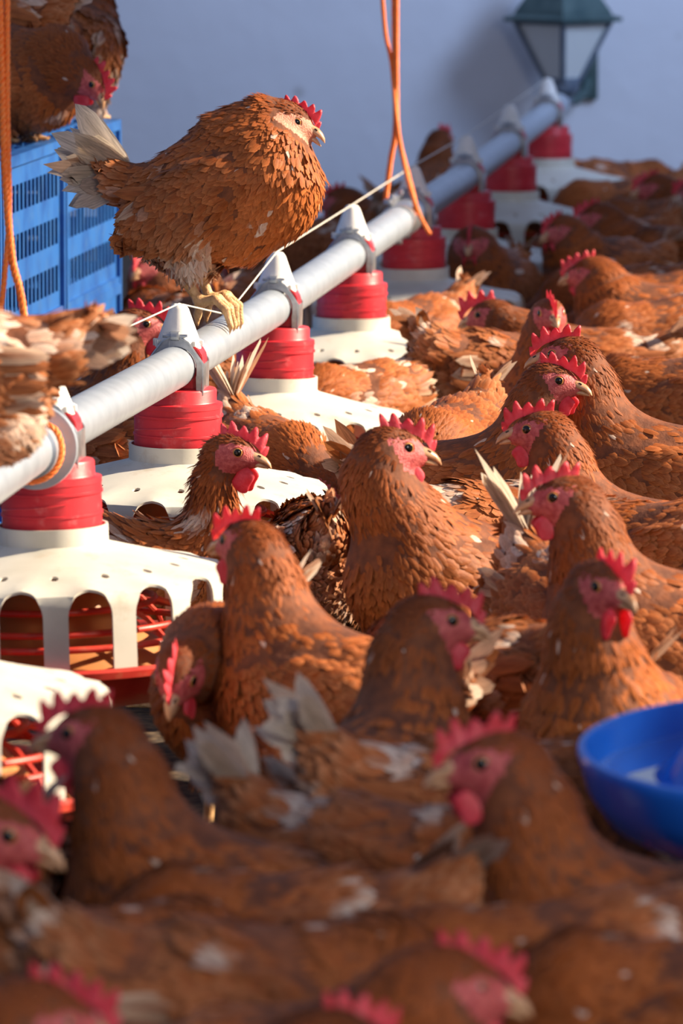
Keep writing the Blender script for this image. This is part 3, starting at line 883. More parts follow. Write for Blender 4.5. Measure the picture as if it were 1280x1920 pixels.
def head_parts(root, HP_, HR, s, rng, comb_h=.022, comb_lean=0, wattle=1.0, spikes=6, comb_len=1.0, beak_open=False, eye_col='iris', pale=False):
    def T(p): return HP_ + HR @ (np.array(p, float) * s)
    # comb
    sh = rng.uniform(.72, 1.12, spikes + 2); nu, nv = 52, 6; bm = bmesh.new(); rows = {}
    ctr = [(.0375, .003), (.0325, .0125), (.0225, .0195), (.010, .0222), (-.003, .0215), (-.013, .0185)]
    cs = spline([(x, 0, z) for x, z in ctr], 9); 
    for side in (-1, 1):
        for i in range(nu):
            u = i / (nu - 1); q = cs[int(u * (len(cs) - 1))]
            env = (math.sin(math.pi * min(1, (u ** .85) * .86 + .05)) ** .6) * (.75 + .45 * u)
            sp = abs(math.sin(math.pi * spikes * u + .35)) ** 1.7
            hgt = comb_h * env * (.40 + .60 * sp * sh[int(spikes * u + .11)]) * (.9 + .2 * math.sin(u * 9 + spikes))
            nrm = Vector((.55 - u * 1.25, 0, 1)).normalized()
            for j in range(nv):
                v = j / (nv - 1)
                th = .0044 * (1 - v) ** 1.1 * math.sin(math.pi * min(1, u + .06)) ** .4 + .0006
                p = Vector((q.x * comb_len, 0, q.z - .005)) + nrm * (v * hgt + .002 * v)
                lean = comb_lean * (v ** 2) * hgt * (1 + .3 * math.sin(u * 8))
                p.y = side * th * .5 * (0 if j == nv - 1 else 1) + lean + .0015 * math.sin(u * 11) * v
                p.z -= abs(comb_lean) * v * v * hgt * .5
                if j == nv - 1 and side == 1: rows[(1, i, j)] = rows[(-1, i, j)]
                else: rows[(side, i, j)] = bm.verts.new(T(p))
    for side in (-1, 1):
        for i in range(nu - 1):
            for j in range(nv - 1):
                a = [rows[(side, i, j)], rows[(side, i + 1, j)], rows[(side, i + 1, j + 1)], rows[(side, i, j + 1)]]
                try: bm.faces.new(a)
                except ValueError: pass
    for i in (0, nu - 1):
        for j in range(nv - 1):
            vs_ = []
            for q in (rows[(-1, i, j)], rows[(1, i, j)], rows[(1, i, j + 1)], rows[(-1, i, j + 1)]):
                if q not in vs_: vs_.append(q)
            try: bm.faces.new(vs_)
            except ValueError: pass
    bm_obj('comb', bm, M['comb'], root)
    # wattles: flattened drops
    if wattle > 0:
        for sy in (-1, 1):
            bm = bmesh.new(); bmesh.ops.create_uvsphere(bm, u_segments=20, v_segments=14, radius=1)
            for v in bm.verts:
                x, y, z = v.co
                zz = z * .0125 * wattle
                wx = .0098 * (.75 + .35 * wattle * (1 if z < .2 else 1 - (z - .2) * .45))
                v.co = Vector(T((.019 + x * wx + .002 * math.sin(z * 4), sy * (.0075 + .0025 * (1 - z) * .6) + y * .0032, -.016 - .0085 * wattle + zz)))
            bm_obj('wattle', bm, M['comb'], root)
    for sy in (-1, 1):
        bm = bmesh.new(); bmesh.ops.create_uvsphere(bm, u_segments=14, v_segments=10, radius=1)
        for v in bm.verts:
            x, y, z = v.co
            v.co = Vector(T((-.0135 + x * .0042 - z * .002, sy * .0165 + y * .0030, -.0085 + z * .0080)))
        bm_obj('earlobe', bm, M['lobe'], root)
    # eyes: ball + iris + pupil in one mesh, lid ring
    for sy in (-1, 1):
        ec = np.array((.0115, sy * .0158, .0040)); ax = np.array((.28, sy * 1.0, .05)); ax /= np.linalg.norm(ax)
        up = np.array((0, 0, 1.)); e1 = np.cross(ax, up); e1 /= np.linalg.norm(e1); e2 = np.cross(e1, ax)
        bm = bmesh.new(); prof = []
        seg = 18; rings = []
        for i in range(9):
            a = i / 8 * math.pi * .5
            rr = .0062 * math.sin(a); hh = .0060 * math.cos(a) * .75
            rings.append([bm.verts.new(T(ec + ax * hh + e1 * rr * math.cos(2 * math.pi * k / seg) + e2 * rr * math.sin(2 * math.pi * k / seg))) for k in range(seg if i else 1)])
        for i in range(8):
            for k in range(seg):
                if i == 0: f = bm.faces.new((rings[0][0], rings[1][k], rings[1][(k + 1) % seg]))
                else: f = bm.faces.new((rings[i][k], rings[i + 1][k], rings[i + 1][(k + 1) % seg], rings[i][(k + 1) % seg]))
                f.material_index = 1 if i < 4 else 0
        e = bm_obj('eye', bm, [M[eye_col], M['pupil']], root)
        bm = bmesh.new()
        tube(bm, [T(ec + ax * .0012 + e1 * .0067 * math.cos(2 * math.pi * k / 20) + e2 * .0058 * math.sin(2 * math.pi * k / 20)) for k in range(21)], .00115 * s, 6, False)
        bm_obj('eyelid', bm, M['pale_skin' if pale else 'skin'], e)
    # beak
    bm = bmesh.new()
    def mand(pts, rad, flat, segs=12):
        rings = []
        for (x, z), (rw, rh) in zip(pts, rad):
            rings.append([bm.verts.new(T((x, rw * math.cos(2 * math.pi * k / segs), z + rh * math.sin(2 * math.pi * k / segs) * (1 if math.sin(2 * math.pi * k / segs) > 0 else flat)))) for k in range(segs)])
        for a, b_ in zip(rings, rings[1:]):
            for k in range(segs): bm.faces.new((a[k], a[(k + 1) % segs], b_[(k + 1) % segs], b_[k]))
        bm.faces.new(rings[-1]); bm.faces.new(rings[0][::-1])
    mand([(.020, -.002), (.028, -.0018), (.035, -.0030), (.0415, -.0056), (.0462, -.0088), (.0480, -.0112)], [(.0105, .0085), (.0088, .0080), (.0066, .0070), (.0046, .0054), (.0026, .0034), (.0008, .0010)], .45)
    op = .003 if beak_open else 0
    mand([(.022, -.008), (.031, -.0085 - op * .4), (.038, -.0095 - op), (.0445, -.0115 - op * 1.5)], [(.0085, .004), (.0066, .0035), (.0045, .0028), (.001, .0008)], 1.0)
    bk = bm_obj('beak', bm, M['beak'], root)
    bm = bmesh.new()
    for sy in (-1, 1):
        tube(bm, [T((.0325, sy * .0052, .0022)), T((.036, sy * .0048, .0008))], .0011 * s, 6)
    bm_obj('nostril', bm, M['pupil'], bk)

def make_bird(prims, head_pos, HR, hs=1.0, tail=None, flights=None, seed=1, h=.0045, dens=1.0, white=0.0, lo=None, hi=None, scruff=0.0, head_kw=None, extra=None, face_pale=False, tint=1.0, fluff_white=0.0):
    rng = np.random.default_rng(seed)
    root = empty('hen')
    allp = []
    for p in prims:
        if p['t'] == 'c': allp += [p['a'] - max(p['ra'], p['rb']), p['a'] + max(p['ra'], p['rb']), p['b'] - max(p['ra'], p['rb']), p['b'] + max(p['ra'], p['rb'])]
        else: allp += [p['c'] - p['rad'].max(), p['c'] + p['rad'].max()]
    allp = np.array(allp); lo = allp.min(0) - .01; hi = allp.max(0) + .01
    V, F = surface_nets(prims, lo, hi, h)
    for _ in range(2):
        g = grad(prims, V); V = V - g * np.clip(sdf(prims, V), -h, h)[:, None] * .9
    me = np_mesh('body', V, F)
    fc = V[F].mean(1)
    D = np.stack([psdf(p, fc) for p in prims], 1)
    regs = np.array([p['reg'] for p in prims]); near = regs[D.argmin(1)]
    q = (fc - head_pos) @ HR / hs
    face = (np.linalg.norm(q, axis=1) < .046) & (q[:, 0] > -.0135 + .25 * np.abs(q[:, 2] + .002)) & (q[:, 2] < .0125 - .25 * np.maximum(q[:, 0] - .014, 0)) & (q[:, 2] > -.022) & (np.isin(near, ['head', 'muzzle']))
    face |= (near == 'muzzle')
    mi = np.where(near == 'leg', 2, np.where(face, 1, 0)).astype(np.int32)
    me.polygons.foreach_set('material_index', mi)
    body = mesh_obj('body', me, [M['under'], M['pale_skin'] if face_pale else M['skin'], M['leg']], root)
    # seeds
    a = V[F]; area_ = np.linalg.norm(np.cross(a[:, 2] - a[:, 0], a[:, 3] - a[:, 1]), axis=1) * .5
    groups = {}
    for reg, prm in REG.items():
        if reg == 'white': continue
        sel = np.where((near == reg) & ~face)[0]
        if len(sel) == 0: continue
        sp = prm[0] / math.sqrt(dens)
        A = area_[sel].sum(); n = int(A / sp ** 2 * 3.0)
        pick = rng.choice(sel, n, p=area_[sel] / area_[sel].sum())
        w = rng.dirichlet((1, 1, 1, 1), n)
        P = (a[pick] * w[:, :, None]).sum(1)
        _, ui = np.unique(np.floor(P / sp + rng.random(3)).astype(int), axis=0, return_index=True)
        P = P[ui]
        if reg == 'head':
            qq = (P - head_pos) @ HR / hs
            P = P[~((qq[:, 0] > .018) & (np.abs(qq[:, 2]) < .011))]
        nrm = grad(prims, P)
        P = P - nrm * sdf(prims, P)[:, None]
        Dp = np.stack([psdf(p, P) for p in prims], 1)
        Wt = np.exp(-(Dp - Dp.min(1, keepdims=True)) / .010)
        for j, p in enumerate(prims):
            if p['reg'] in ('leg', 'muzzle'): Wt[:, j] *= .0
        Wt /= Wt.sum(1, keepdims=True) + 1e-12
        FL = np.stack([p['flow'] for p in prims]); d = Wt @ FL
        par = np.array([REG[p['reg']][:4] if p['reg'] in REG else REG['neck'][:4] for p in prims]); pp = Wt @ par
        cols = [np.array([REG[p['reg']][4 + c] if p['reg'] in REG else REG['neck'][4 + c] for p in prims]) for c in range(3)]
        cc = [Wt @ c_ for c_ in cols]
        n = len(P)
        d = d + rng.normal(0, .07 + .16 * scruff + (.16 if reg == 'fluff' else 0), (n, 3))
        Lg = pp[:, 1] * rng.uniform(.8, 1.2, n) ; Wd = pp[:, 2] * rng.uniform(.8, 1.2, n)
        lf = np.radians(np.minimum(pp[:, 3] * rng.uniform(.5, 1.3, n) + rng.exponential(1.5 + 12 * scruff, n), 38))
        br = rng.normal(1, .08, n)[:, None] * (1 + .16 * blobn(P, 60, seed + 3))[:, None] * tint
        cc = [c_ * br for c_ in cc]
        wm = np.zeros(n)
        bn = blobn(P, 75, seed + 9)
        th = {'fluff': .28, 'rump': .42, 'wing': .60, 'neck': .85, 'back': .68, 'breast': .8}.get(reg, 9) - white - (fluff_white if reg == 'fluff' else 0)
        wm = np.clip((bn - th) * 6, 0, 1) * rng.uniform(.4, 1, n)
        wm = np.maximum(wm, (rng.random(n) < (.003 + .02 * white)) * .8 * (reg != 'head'))
        cc = [c_ * (1 - wm[:, None]) + np.array(REG['white'][4 + i]) * wm[:, None] for i, c_ in enumerate(cc)]
        groups.setdefault('wing' if reg == 'wing' else 'plumage', []).append((P, d, nrm, Lg, Wd, lf, *cc))
    for key, lst in groups.items():
        arr = [np.concatenate([x[i] for x in lst]) for i in range(9)]
        if key == 'plumage':
            feathers('plumage', *arr, rng=rng, rag=.02 + .05 * scruff, parent=root)
        else:
            for sy in (1, -1):
                s_ = arr[0][:, 1] * sy > 0 if extra is None or 'wing_split' not in extra else (extra['wing_split'](arr[0]) * sy > 0)
                x = [q_[s_] for q_ in arr]
                if flights is not None:
                    fr, fd, fnn, fl_, fw = flights(sy)
                    n = len(fr); base = np.tile(np.array([.25, .068, .02]), (n, 1)) * rng.uniform(.8, 1.15, (n, 1)) * tint
                    pale = (rng.random(n) < .25 + white)[:, None]
                    edge = np.where(pale, np.array([[.66, .45, .3]]), np.array([[.48, .17, .06]])) ; tipc = np.where(pale, np.array([[.7, .52, .38]]), np.array([[.42, .14, .045]]))
                    y = [fr, fd, fnn, fl_, fw, np.radians(rng.uniform(2, 6, n)), base, edge, tipc]
                    x = [np.concatenate([u_, v_]) for u_, v_ in zip(x, y)]
                feathers('wing', *x, rng=rng, rag=.015 + .03 * scruff, parent=root)
    if tail:
        n = tail.get('n', 9); tb = np.array(tail['at'], float); el = tail.get('el', 45); spr = tail.get('spread', 30); tl = tail.get('len', .10); az = tail.get('az', 0)
        rr, dd, nn, ll, ww = [], [], [], [], []
        for i in range(n):
            for sy in (-1, 1):
                f = i / (n - 1)
                e_ = R(el + spr * (.5 - f) + rng.normal(0, 3)); y_ = sy * (.05 + .26 * f + rng.normal(0, .05))
                d = np.array([-math.cos(e_), y_ * .8, math.sin(e_)])
                nr = np.array([-.15, sy * 1.0, .55 - .3 * f]); 
                if tail.get('flat'): nr = np.array([math.sin(e_) * .7, sy * .5, math.cos(e_)])
                rr.append(tb + np.array([.012 + .004 * f, sy * (.003 + .014 * f), .008 - .018 * f])); dd.append(d); nn.append(nr / np.linalg.norm(nr))
                ll.append(tl * (1 - .25 * f) * rng.uniform(.82, 1.1)); ww.append(tail.get('w', .024) * rng.uniform(.8, 1.15))
        rr, dd, nn = map(np.array, (rr, dd, nn)); ll, ww = np.array(ll), np.array(ww)
        dd /= np.linalg.norm(dd, axis=1, keepdims=True)
        if az: 
            ra = np.array(Matrix.Rotation(R(az), 3, 'Z')); dd = dd @ ra.T; nn = nn @ ra.T
        m = len(rr); wh = tail.get('white', .6)
        kk = np.clip(rng.normal(wh, .25, m), 0, 1)[:, None]
        c0 = np.array([[.34, .11, .035]]) * (1 - kk) + np.array([[.80, .66, .52]]) * kk
        c1 = np.array([[.45, .17, .06]]) * (1 - kk) + np.array([[.86, .76, .64]]) * kk
        c2 = np.array([[.42, .15, .05]]) * (1 - kk) + np.array([[.86, .74, .60]]) * kk
        feathers('tail', rr, dd, nn, ll, ww, np.radians(rng.uniform(-3, 5, m)), c0, c1, c2, rng=rng, rag=.05, curl=.05, camber=.16, parent=root, width_prof=np.array([.16, .6, .9, 1.0, .72]), mat='tail_feather', soft=False)
    head_parts(root, head_pos, HR, hs, rng, pale=face_pale, **(head_kw or {}))
    return root

def hen_prims(bp=0, head=(.135, 0, .385), hyaw=0, hpitch=0, neck_r=1.0, hs=1.0, legs=True, fat=1.0, neck_bulge=0.0, lz=0.0):
    RB = rotm(0, bp); hip = V3(0, 0, .19)
    def B(x, y, z): return hip + RB @ (V3(x, y, z) - hip)
    fB = lambda x, y, z: RB @ V3(x, y, z)
    P = []
    P.append(ell(B(.01, 0, .200), (.112 * fat, .076 * fat, .080 * fat), 'back', fB(-1, 0, -.05), RB))
    P.append(ell(B(.045, 0, .185), (.085, .070 * fat, .078 * fat), 'breast', fB(-.75, 0, -.55), RB, .03))
    P.append(ell(B(.085, 0, .205), (.056, .056, .062), 'breast', fB(-.45, 0, -.85), RB, .04))
    P.append(cap(B(-.05, 0, .215), B(-.120, 0, .228), .058 * fat, .034, 'rump', k=.03))
    P.append(cap(B(-.115, 0, .232), B(-.150, 0, .258), .030, .018, 'rump', k=.03))
    P.append(ell(B(-.055, 0, .165), (.066, .060, .054), 'fluff', fB(-.6, 0, -.6), RB, .03))
    for sy in (-1, 1):
        P.append(ell(B(-.010, sy * .060, .205), (.098, .021, .050), 'wing', fB(-1, 0, -.10), RB @ rotm(sy * 3, -7), .012))
    for sy in (-1, 1):
        if legs:
            k_ = B(.0, sy * .036, .155)
            P.append(cap(k_, V3(.008, sy * .036, .105), .042, .020, 'fluff', k=.025))
            P.append(cap(V3(.008, sy * .036, .110), V3(-.004, sy * .038, max(.078, lz + .03)), .010, .0068, 'leg', k=.006))
            P.append(cap(V3(-.004, sy * .038, max(.078, lz + .03)), V3(.0, sy * .040, lz + .012), .0066, .0060, 'leg', k=.005))
            for an, L in ((-28, .040), (0, .048), (28, .040), (180, .022)):
                e = V3(math.cos(R(an)) * L, sy * .040 + math.sin(R(an)) * L, lz + .006)
                P.append(cap(V3(.0, sy * .040, lz + .011), e, .0058, .0035, 'leg', k=.004))
    hp = V3(*head); HR = rotm(hyaw, hpitch)
    base = hp + HR @ V3(-.012, 0, -.008) * hs
    p0 = B(.070, 0, .232); p1 = p0 + RB @ V3(.052, 0, .045); up = base - p0
    p2 = base + (HR @ V3(-.45, 0, -.9)) * .035 * min(1.6, np.linalg.norm(up) / .1)
    ts = [0, .2, .4, .6, .8, 1]; rr = [.054, .045, .036, .030, .0270, .0265]
    pts = [(1 - t) ** 3 * p0 + 3 * (1 - t) ** 2 * t * p1 + 3 * (1 - t) * t * t * p2 + t ** 3 * base for t in ts]
    for i in range(5):
        r0 = rr[i] * (neck_r if i else 1) * (1 + neck_bulge * math.sin(math.pi * ts[i])); r1 = rr[i + 1] * neck_r * (1 + neck_bulge * math.sin(math.pi * ts[i + 1]))
        P.append(cap(pts[i], pts[i + 1], r0, min(r1, r0), 'neck', flow=pts[i] - pts[i + 1] + (V3(-.02, 0, -.0) if i == 0 else 0), k=.028))
    P.append(ell(hp, np.array((.0270, .0185, .0200)) * hs, 'head', HR @ V3(-1, 0, -.25), HR, .016))
    P.append(ell(hp + HR @ V3(-.008, 0, -.004) * hs, np.array((.0235, .0195, .0205)) * hs, 'head', HR @ V3(-.8, 0, -.6), HR, .012))
    P.append(cap(hp + HR @ V3(.010, 0, -.003) * hs, hp + HR @ V3(.027, 0, -.005) * hs, .0145 * hs, .0085 * hs, 'muzzle', k=.012))
    def flights(sy):
        r_, d_, n_, l_, w_ = [], [], [], [], []
        for i in range(11):
            f = i / 10
            r_.append(B(-.035 - .018 * f, sy * (.074 - .004 * f), .232 - .055 * f)); d_.append(fB(-1, -sy * .28, -.06 + .10 * f)); n_.append(fB(-.1, sy * 1.0, .28 - .3 * f))
            l_.append(.098 - .022 * f); w_.append(.019)
        return map(np.array, (r_, d_, n_, l_, w_))
    return P, hp, HR, B(-.148, 0, .250), flights

def make_hen(seed=1, tail_kw=None, head_kw=None, h=.0050, dens=1.0, white=0, scruff=0, face_pale=False, tint=1.0, **kw):
    P, hp, HR, tb, fl_ = hen_prims(**kw)
    tk = dict(at=tb, el=36, spread=26, len=.092, white=.3); tk.update(tail_kw or {})
    r = make_bird(P, hp, HR, kw.get('hs', 1.0), tk, fl_, seed, h, dens, white, scruff=scruff, head_kw=head_kw, face_pale=face_pale, tint=tint)
    r['_h'] = list(hp)
    return r

HS = 1.2
VAR = {
    'alert':      dict(head=(.120, 0, .362), hyaw=0, hpitch=-4, hs=HS, seed=11, bp=10),
    'look_left':  dict(head=(.105, .012, .362), hyaw=45, hpitch=-6, hs=HS, seed=12, bp=12, head_kw=dict(comb_h=.024, spikes=5, comb_lean=.25, wattle=1.2)),
    'look_right': dict(head=(.105, -.012, .362), hyaw=-62, hpitch=-6, hs=HS, seed=13, bp=12),
    'turned':     dict(head=(.088, .0, .366), hyaw=150, hpitch=-6, hs=HS, seed=23, bp=16, neck_bulge=.05, head_kw=dict(comb_h=.021, wattle=1.3)),
    'low':        dict(head=(.205, 0, .165), hyaw=0, hpitch=-50, hs=HS, seed=14, bp=-10, tail_kw=dict(el=34, white=.2, len=.08)),
    'peck':       dict(head=(.175, 0, .192), hyaw=20, hpitch=-52, hs=HS, seed=24, bp=-12, white=.15, lz=.075, tail_kw=dict(el=40, white=.2)),
    'rest':       dict(head=(.125, 0, .300), hyaw=10, hpitch=-10, hs=HS, seed=15, bp=4, neck_bulge=.12, tail_kw=dict(el=26)),
    'squat':      dict(head=(.110, 0, .300), hyaw=10, hpitch=-10, hs=HS, seed=25, bp=4, neck_bulge=.12, lz=.07, white=.4, tail_kw=dict(el=4, spread=14, white=.5)),
    'reach':      dict(head=(.185, 0, .305), hyaw=-8, hpitch=-14, hs=HS, seed=16, bp=2, head_kw=dict(comb_h=.030, spikes=5)),
    'bow':        dict(head=(.205, 0, .235), hyaw=0, hpitch=-42, hs=HS, seed=26, bp=-4, head_kw=dict(comb_h=.022)),
    'tail_up':    dict(head=(.200, .02, .190), hyaw=15, hpitch=-40, hs=HS, seed=17, bp=-12, white=.22, tail_kw=dict(el=68, spread=22, white=.85, len=.115)),
    'thin':       dict(head=(.130, 0, .385), hyaw=-6, hpitch=-6, hs=1.32, seed=27, bp=-2, neck_r=.84, white=.5, scruff=.55, head_kw=dict(comb_h=.026, comb_lean=.3, wattle=1.25), tail_kw=dict(white=.5)),
    'tail_mid':   dict(head=(.200, .02, .190), hyaw=15, hpitch=-40, hs=HS, seed=31, bp=-8, white=.3, tail_kw=dict(el=46, spread=26, white=.9, len=.095)),
    'pale':       dict(head=(.150, 0, .330), hyaw=-20, hpitch=-8, hs=HS, seed=19, bp=6, white=.42, tail_kw=dict(white=.8, el=44)),
}
PROTO = {}
PLACED = []
def hen(var, label, yaw, s=1.0, head=None, body=None, zf=0.0, group='brown hens crowded on the litter', loc=None, bz=.25, fixed=False):
    if var not in PROTO:
        o = PROTO[var] = make_hen(**VAR[var]); used = False
    else:
        o = copy_tree(PROTO[var])
    hp = Vector(PROTO[var]['_h']) * s
    rz = Matrix.Rotation(R(yaw), 3, 'Z')
    if loc is not None: p = Vector(loc)
    elif head is not None:
        p = at_height(head[0], head[1], hp.z + zf) - rz @ hp
    else:
        p = at_height(body[0], body[1], bz * s + zf)
    p = Vector((p.x, p.y, zf))
    o.location = p; o.rotation_euler = (0, 0, R(yaw)); o.scale = (s, s, s)
    tag(o, label, 'hen', group)
    PLACED.append((o, var in ('low', 'tail_up', 'tail_mid') and zf == 0 and not fixed, s))
    return o

# ------------------------------------------------------------ the hen perched on the pipe
PS = HP.y / FPX; HPY = px_of(HP)[1]
def q(px, py, y=0.0): return V3((px - 404) * PS, y, (HPY - py) * PS)
def perched():
    r = PS; P = []
    P.append(ell(q(415, 338), (150 * r, 104 * r, 106 * r), 'back', (-1, 0, -.55), rotm(0, 30), .03))
    P.append(cap(q(497, 318), q(508, 352), 86 * r, 84 * r, 'breast', flow=(-.42, 0, -1), k=.05))
    P.append(cap(q(455, 420), q(505, 370), 72 * r, 72 * r, 'breast', flow=(-.8, 0, -1), k=.04))
    P.append(cap(q(300, 362), q(246, 350), 66 * r, 36 * r, 'rump', flow=(-1, 0, -.1), k=.03))
    P.append(cap(q(246, 346), q(216, 318), 30 * r, 18 * r, 'rump', flow=(-1, 0, .4), k=.03))
    # wings
    for sy in (-1, 1):
        P.append(ell(q(352, 372, sy * .072), (128 * r, 32 * r, 62 * r), 'wing', (-1, 0, -.62), rotm(0, 33), .014))
    # shaggy thighs
    for sy, x0, x1 in ((-1, 330, 352), (1, 390, 388)):
        P.append(cap(q(x0 + 12, 425, sy * .034), q(x1, 474, sy * .032), 64 * r, 36 * r, 'fluff', k=.03))
    P.append(cap(q(300, 430), q(330, 455), 46 * r, 40 * r, 'fluff', flow=(-.4, 0, -1), k=.03))
    # neck, drawn in
    P.append(cap(q(500, 272), q(500, 318), 54 * r, 84 * r, 'neck', flow=(-.25, 0, -1), k=.045))
    P.append(cap(q(499, 234), q(500, 272), 32 * r, 54 * r, 'neck', flow=(-.75, 0, -1), k=.03))
    P.append(cap(q(492, 208), q(440, 254), 26 * r, 56 * r, 'neck', flow=(-1, 0, -.7), k=.03))
    # legs and toes; y is along the pipe
    for sy, dx in ((-1, 0), (1, 12)):
        yy = sy * .026
        hock = q(348 + dx * 2.2, 520, yy * 1.1); ank = q(378 + dx, 563, yy)
        P.append(cap(q(350 + dx * 1.5, 480, yy * 1.2), hock, 15 * r, 11.5 * r, 'leg', k=.008))
        P.append(cap(hock, ank, 10.5 * r, 9.5 * r, 'leg', k=.006))
        P.append(ell(ank, (13 * r, 12 * r, 11 * r), 'leg', (0, 0, -1), None, .006))
        for j, (y_, ex) in enumerate(((-.020, 0), (0, 5), (.022, -2))):
            t0 = ank; t1 = q(407 + dx + ex, 556, yy + y_ * .7); t2 = q(428 + dx + ex, 575, yy + y_); t3 = q(437 + dx * .6 + ex, 606, yy + y_ * 1.1)
            P.append(cap(t0, t1, 8.5 * r, 8.0 * r, 'leg', k=.004))
            P.append(cap(t1, t2, 8.2 * r, 7.4 * r, 'leg', k=.004))
            P.append(cap(t2, t3, 7.4 * r, 5.6 * r, 'leg', k=.004))
            P.append(cap(t3, t3 + V3(-.001, 0, -.012), 3.8 * r, 1.2 * r, 'leg', k=.003))
        b1 = q(372 + dx, 588, yy + .004); b2 = q(371 + dx, 606, yy + .006)
        P.append(cap(ank, b1, 8.5 * r, 7.5 * r, 'leg', k=.004)); P.append(cap(b1, b2, 7 * r, 4 * r, 'leg', k=.004))
    hp = q(545, 227); HR = rotm(-12, -17); s = 1.2
    P.append(ell(hp, np.array((.0270, .0190, .0215)) * s, 'head', HR @ V3(-1, 0, -.3), HR, .014))
    P.append(ell(hp + HR @ V3(-.010, 0, -.002) * s, np.array((.0250, .0215, .0225)) * s, 'head', HR @ V3(-.8, 0, -.6), HR, .014))
    P.append(cap(hp + HR @ V3(.008, 0, -.004) * s, hp + HR @ V3(.027, 0, -.005) * s, .0155 * s, .0085 * s, 'muzzle', k=.012))
    def flights(sy):
        r_, d_, n_, l_, w_ = [], [], [], [], []
        for i in range(14):
            f = i / 13
            r_.append(q(345 - 55 * f, 345 + 68 * f, sy * (.086 - .004 * f))); d_.append(V3(-1, -sy * .20, -.58 + .30 * (1 - f))); n_.append(V3(-.12, sy * 1.0, .25 - .3 * f))
            l_.append(.098 - .040 * f); w_.append(.021)
        return map(np.array, (r_, d_, n_, l_, w_))
    root = make_bird(P, hp, HR, s, dict(at=q(228, 322), el=17, spread=66, len=.125, white=1.05, n=13, w=.034), flights, 5, .0032, 1.3, .06, scruff=.08,
                     head_kw=dict(comb_h=.019, wattle=.62, beak_open=True, comb_lean=0, spikes=6, comb_len=.9), face_pale=True, tint=1.16, fluff_white=.30)
    root.location = HP; root.rotation_euler = (0, 0, R(-3))
    tag(root, 'russet hen with a ragged cream tail perched on the grey feed pipe', 'hen')
perched()


def gap(t, off, z=0.0):
    p = line_pt(t); return (p.x + off, p.y, z)
# ---- foreground
hen('alert', 'large blurred hen facing left in the right foreground, below the blue drinker', 192, 1.04, head=(925, 1432))
hen('alert', 'blurred hen facing left in the left foreground, beside the nearest red pan rim', 165, 1.0, head=(172, 1378))
hen('reach', 'hen cut by the left edge, only comb and beak pointing right in view', -8, 1.08, head=(-4, 1560))
hen('rest', 'hen at the bottom edge with a big red comb, right of centre', -12, 1.0, head=(858, 1850))
hen('rest', 'hen in the bottom left corner, only its pink comb showing', -20, 1.0, head=(95, 1915))
hen('rest', 'hen at the bottom edge centre, only a comb tip showing', 20, .98, head=(640, 1965))
hen('tail_mid', 'dark brown hen seen from behind in the foreground with a raised white tail tip', 10, 1.05, loc=(.13, 5.2, 0), fixed=True)
hen('tail_mid', 'mottled hen with a drooping cream tail in the foreground left of centre', -20, 1.0, loc=(.045, 4.96, 0), fixed=True)
hen('low', 'greyish brown hen back at the bottom centre of the photo', 18, 1.08, body=(600, 1800))
hen('low', 'hen back at the lower right edge beneath the blue drinker', 160, 1.05, body=(1290, 1830))
# ---- middle ground
hen('look_right', 'hen seen from behind in the middle with pink comb turned to the right', 66, 1.0, head=(815, 1165))
hen('bow', 'dark hen with head bowed towards the camera beside the nearest grille', 252, .98, head=(336, 1262))
hen('alert', 'hen facing left with its back turned, bright comb before the red feeder pan', 140, 1.0, head=(462, 1018))
hen('turned', 'tall hen with raised head in the centre, looking right over a bare red wattle', 215, 1.04, head=(738, 842))
hen('look_left', 'dark hen facing the camera at the right, above the blue drinker', 258, 1.0, head=(1132, 1100))
hen('alert', 'hen facing left with a purplish face at the right, behind the dark one', 186, 1.02, head=(1056, 935))
hen('alert', 'sunlit necked hen facing left, second of the three left-facing heads at right', 172, 1.0, head=(1012, 808))
hen('alert', 'bright-eyed hen facing right in sharp focus right of centre', -18, 1.0, head=(1036, 716))
hen('alert', 'large sunlit orange hen at the right with head hidden behind a comb', 165, 1.08, head=(1062, 668))
hen('tail_up', 'hen with upright cream and white tail feathers at right of centre', 300, 1.0, loc=(.28, 6.62, 0), fixed=True)
p = gap(.5 * STEP, .035); hen('thin', 'scruffy thin-necked hen facing right in front of the second grille', -10, .86, loc=p)
hen('tail_mid', 'hen with white wing feathers lying behind the central tall hen', 30, 1.0, loc=(.19, 7.38, 0), fixed=True)
hen('low', 'hen seen from the rear just left of the central tall hen', 95, .96, loc=(-.03, 7.2, 0), fixed=True)
hen('tail_up', 'hen with spiky white tail feathers between the second and third feeders', 295, .95, loc=gap(1.52 * STEP, .05))
hen('tail_mid', 'hen feeding with a pink-white tail raised before the fourth grille', 222, .88, loc=gap(2.5 * STEP, .08), fixed=True)
hen('low', 'round-breasted hen behind the central tall hen', 250, 1.04, body=(850, 835), bz=.22)
hen('low', 'russet hen back left of the sharp bright-eyed hen', 30, 1.02, body=(930, 690), bz=.22)
hen('low', 'hen back at the right edge behind the purplish-faced hen', 150, 1.05, body=(1265, 1060), bz=.2)
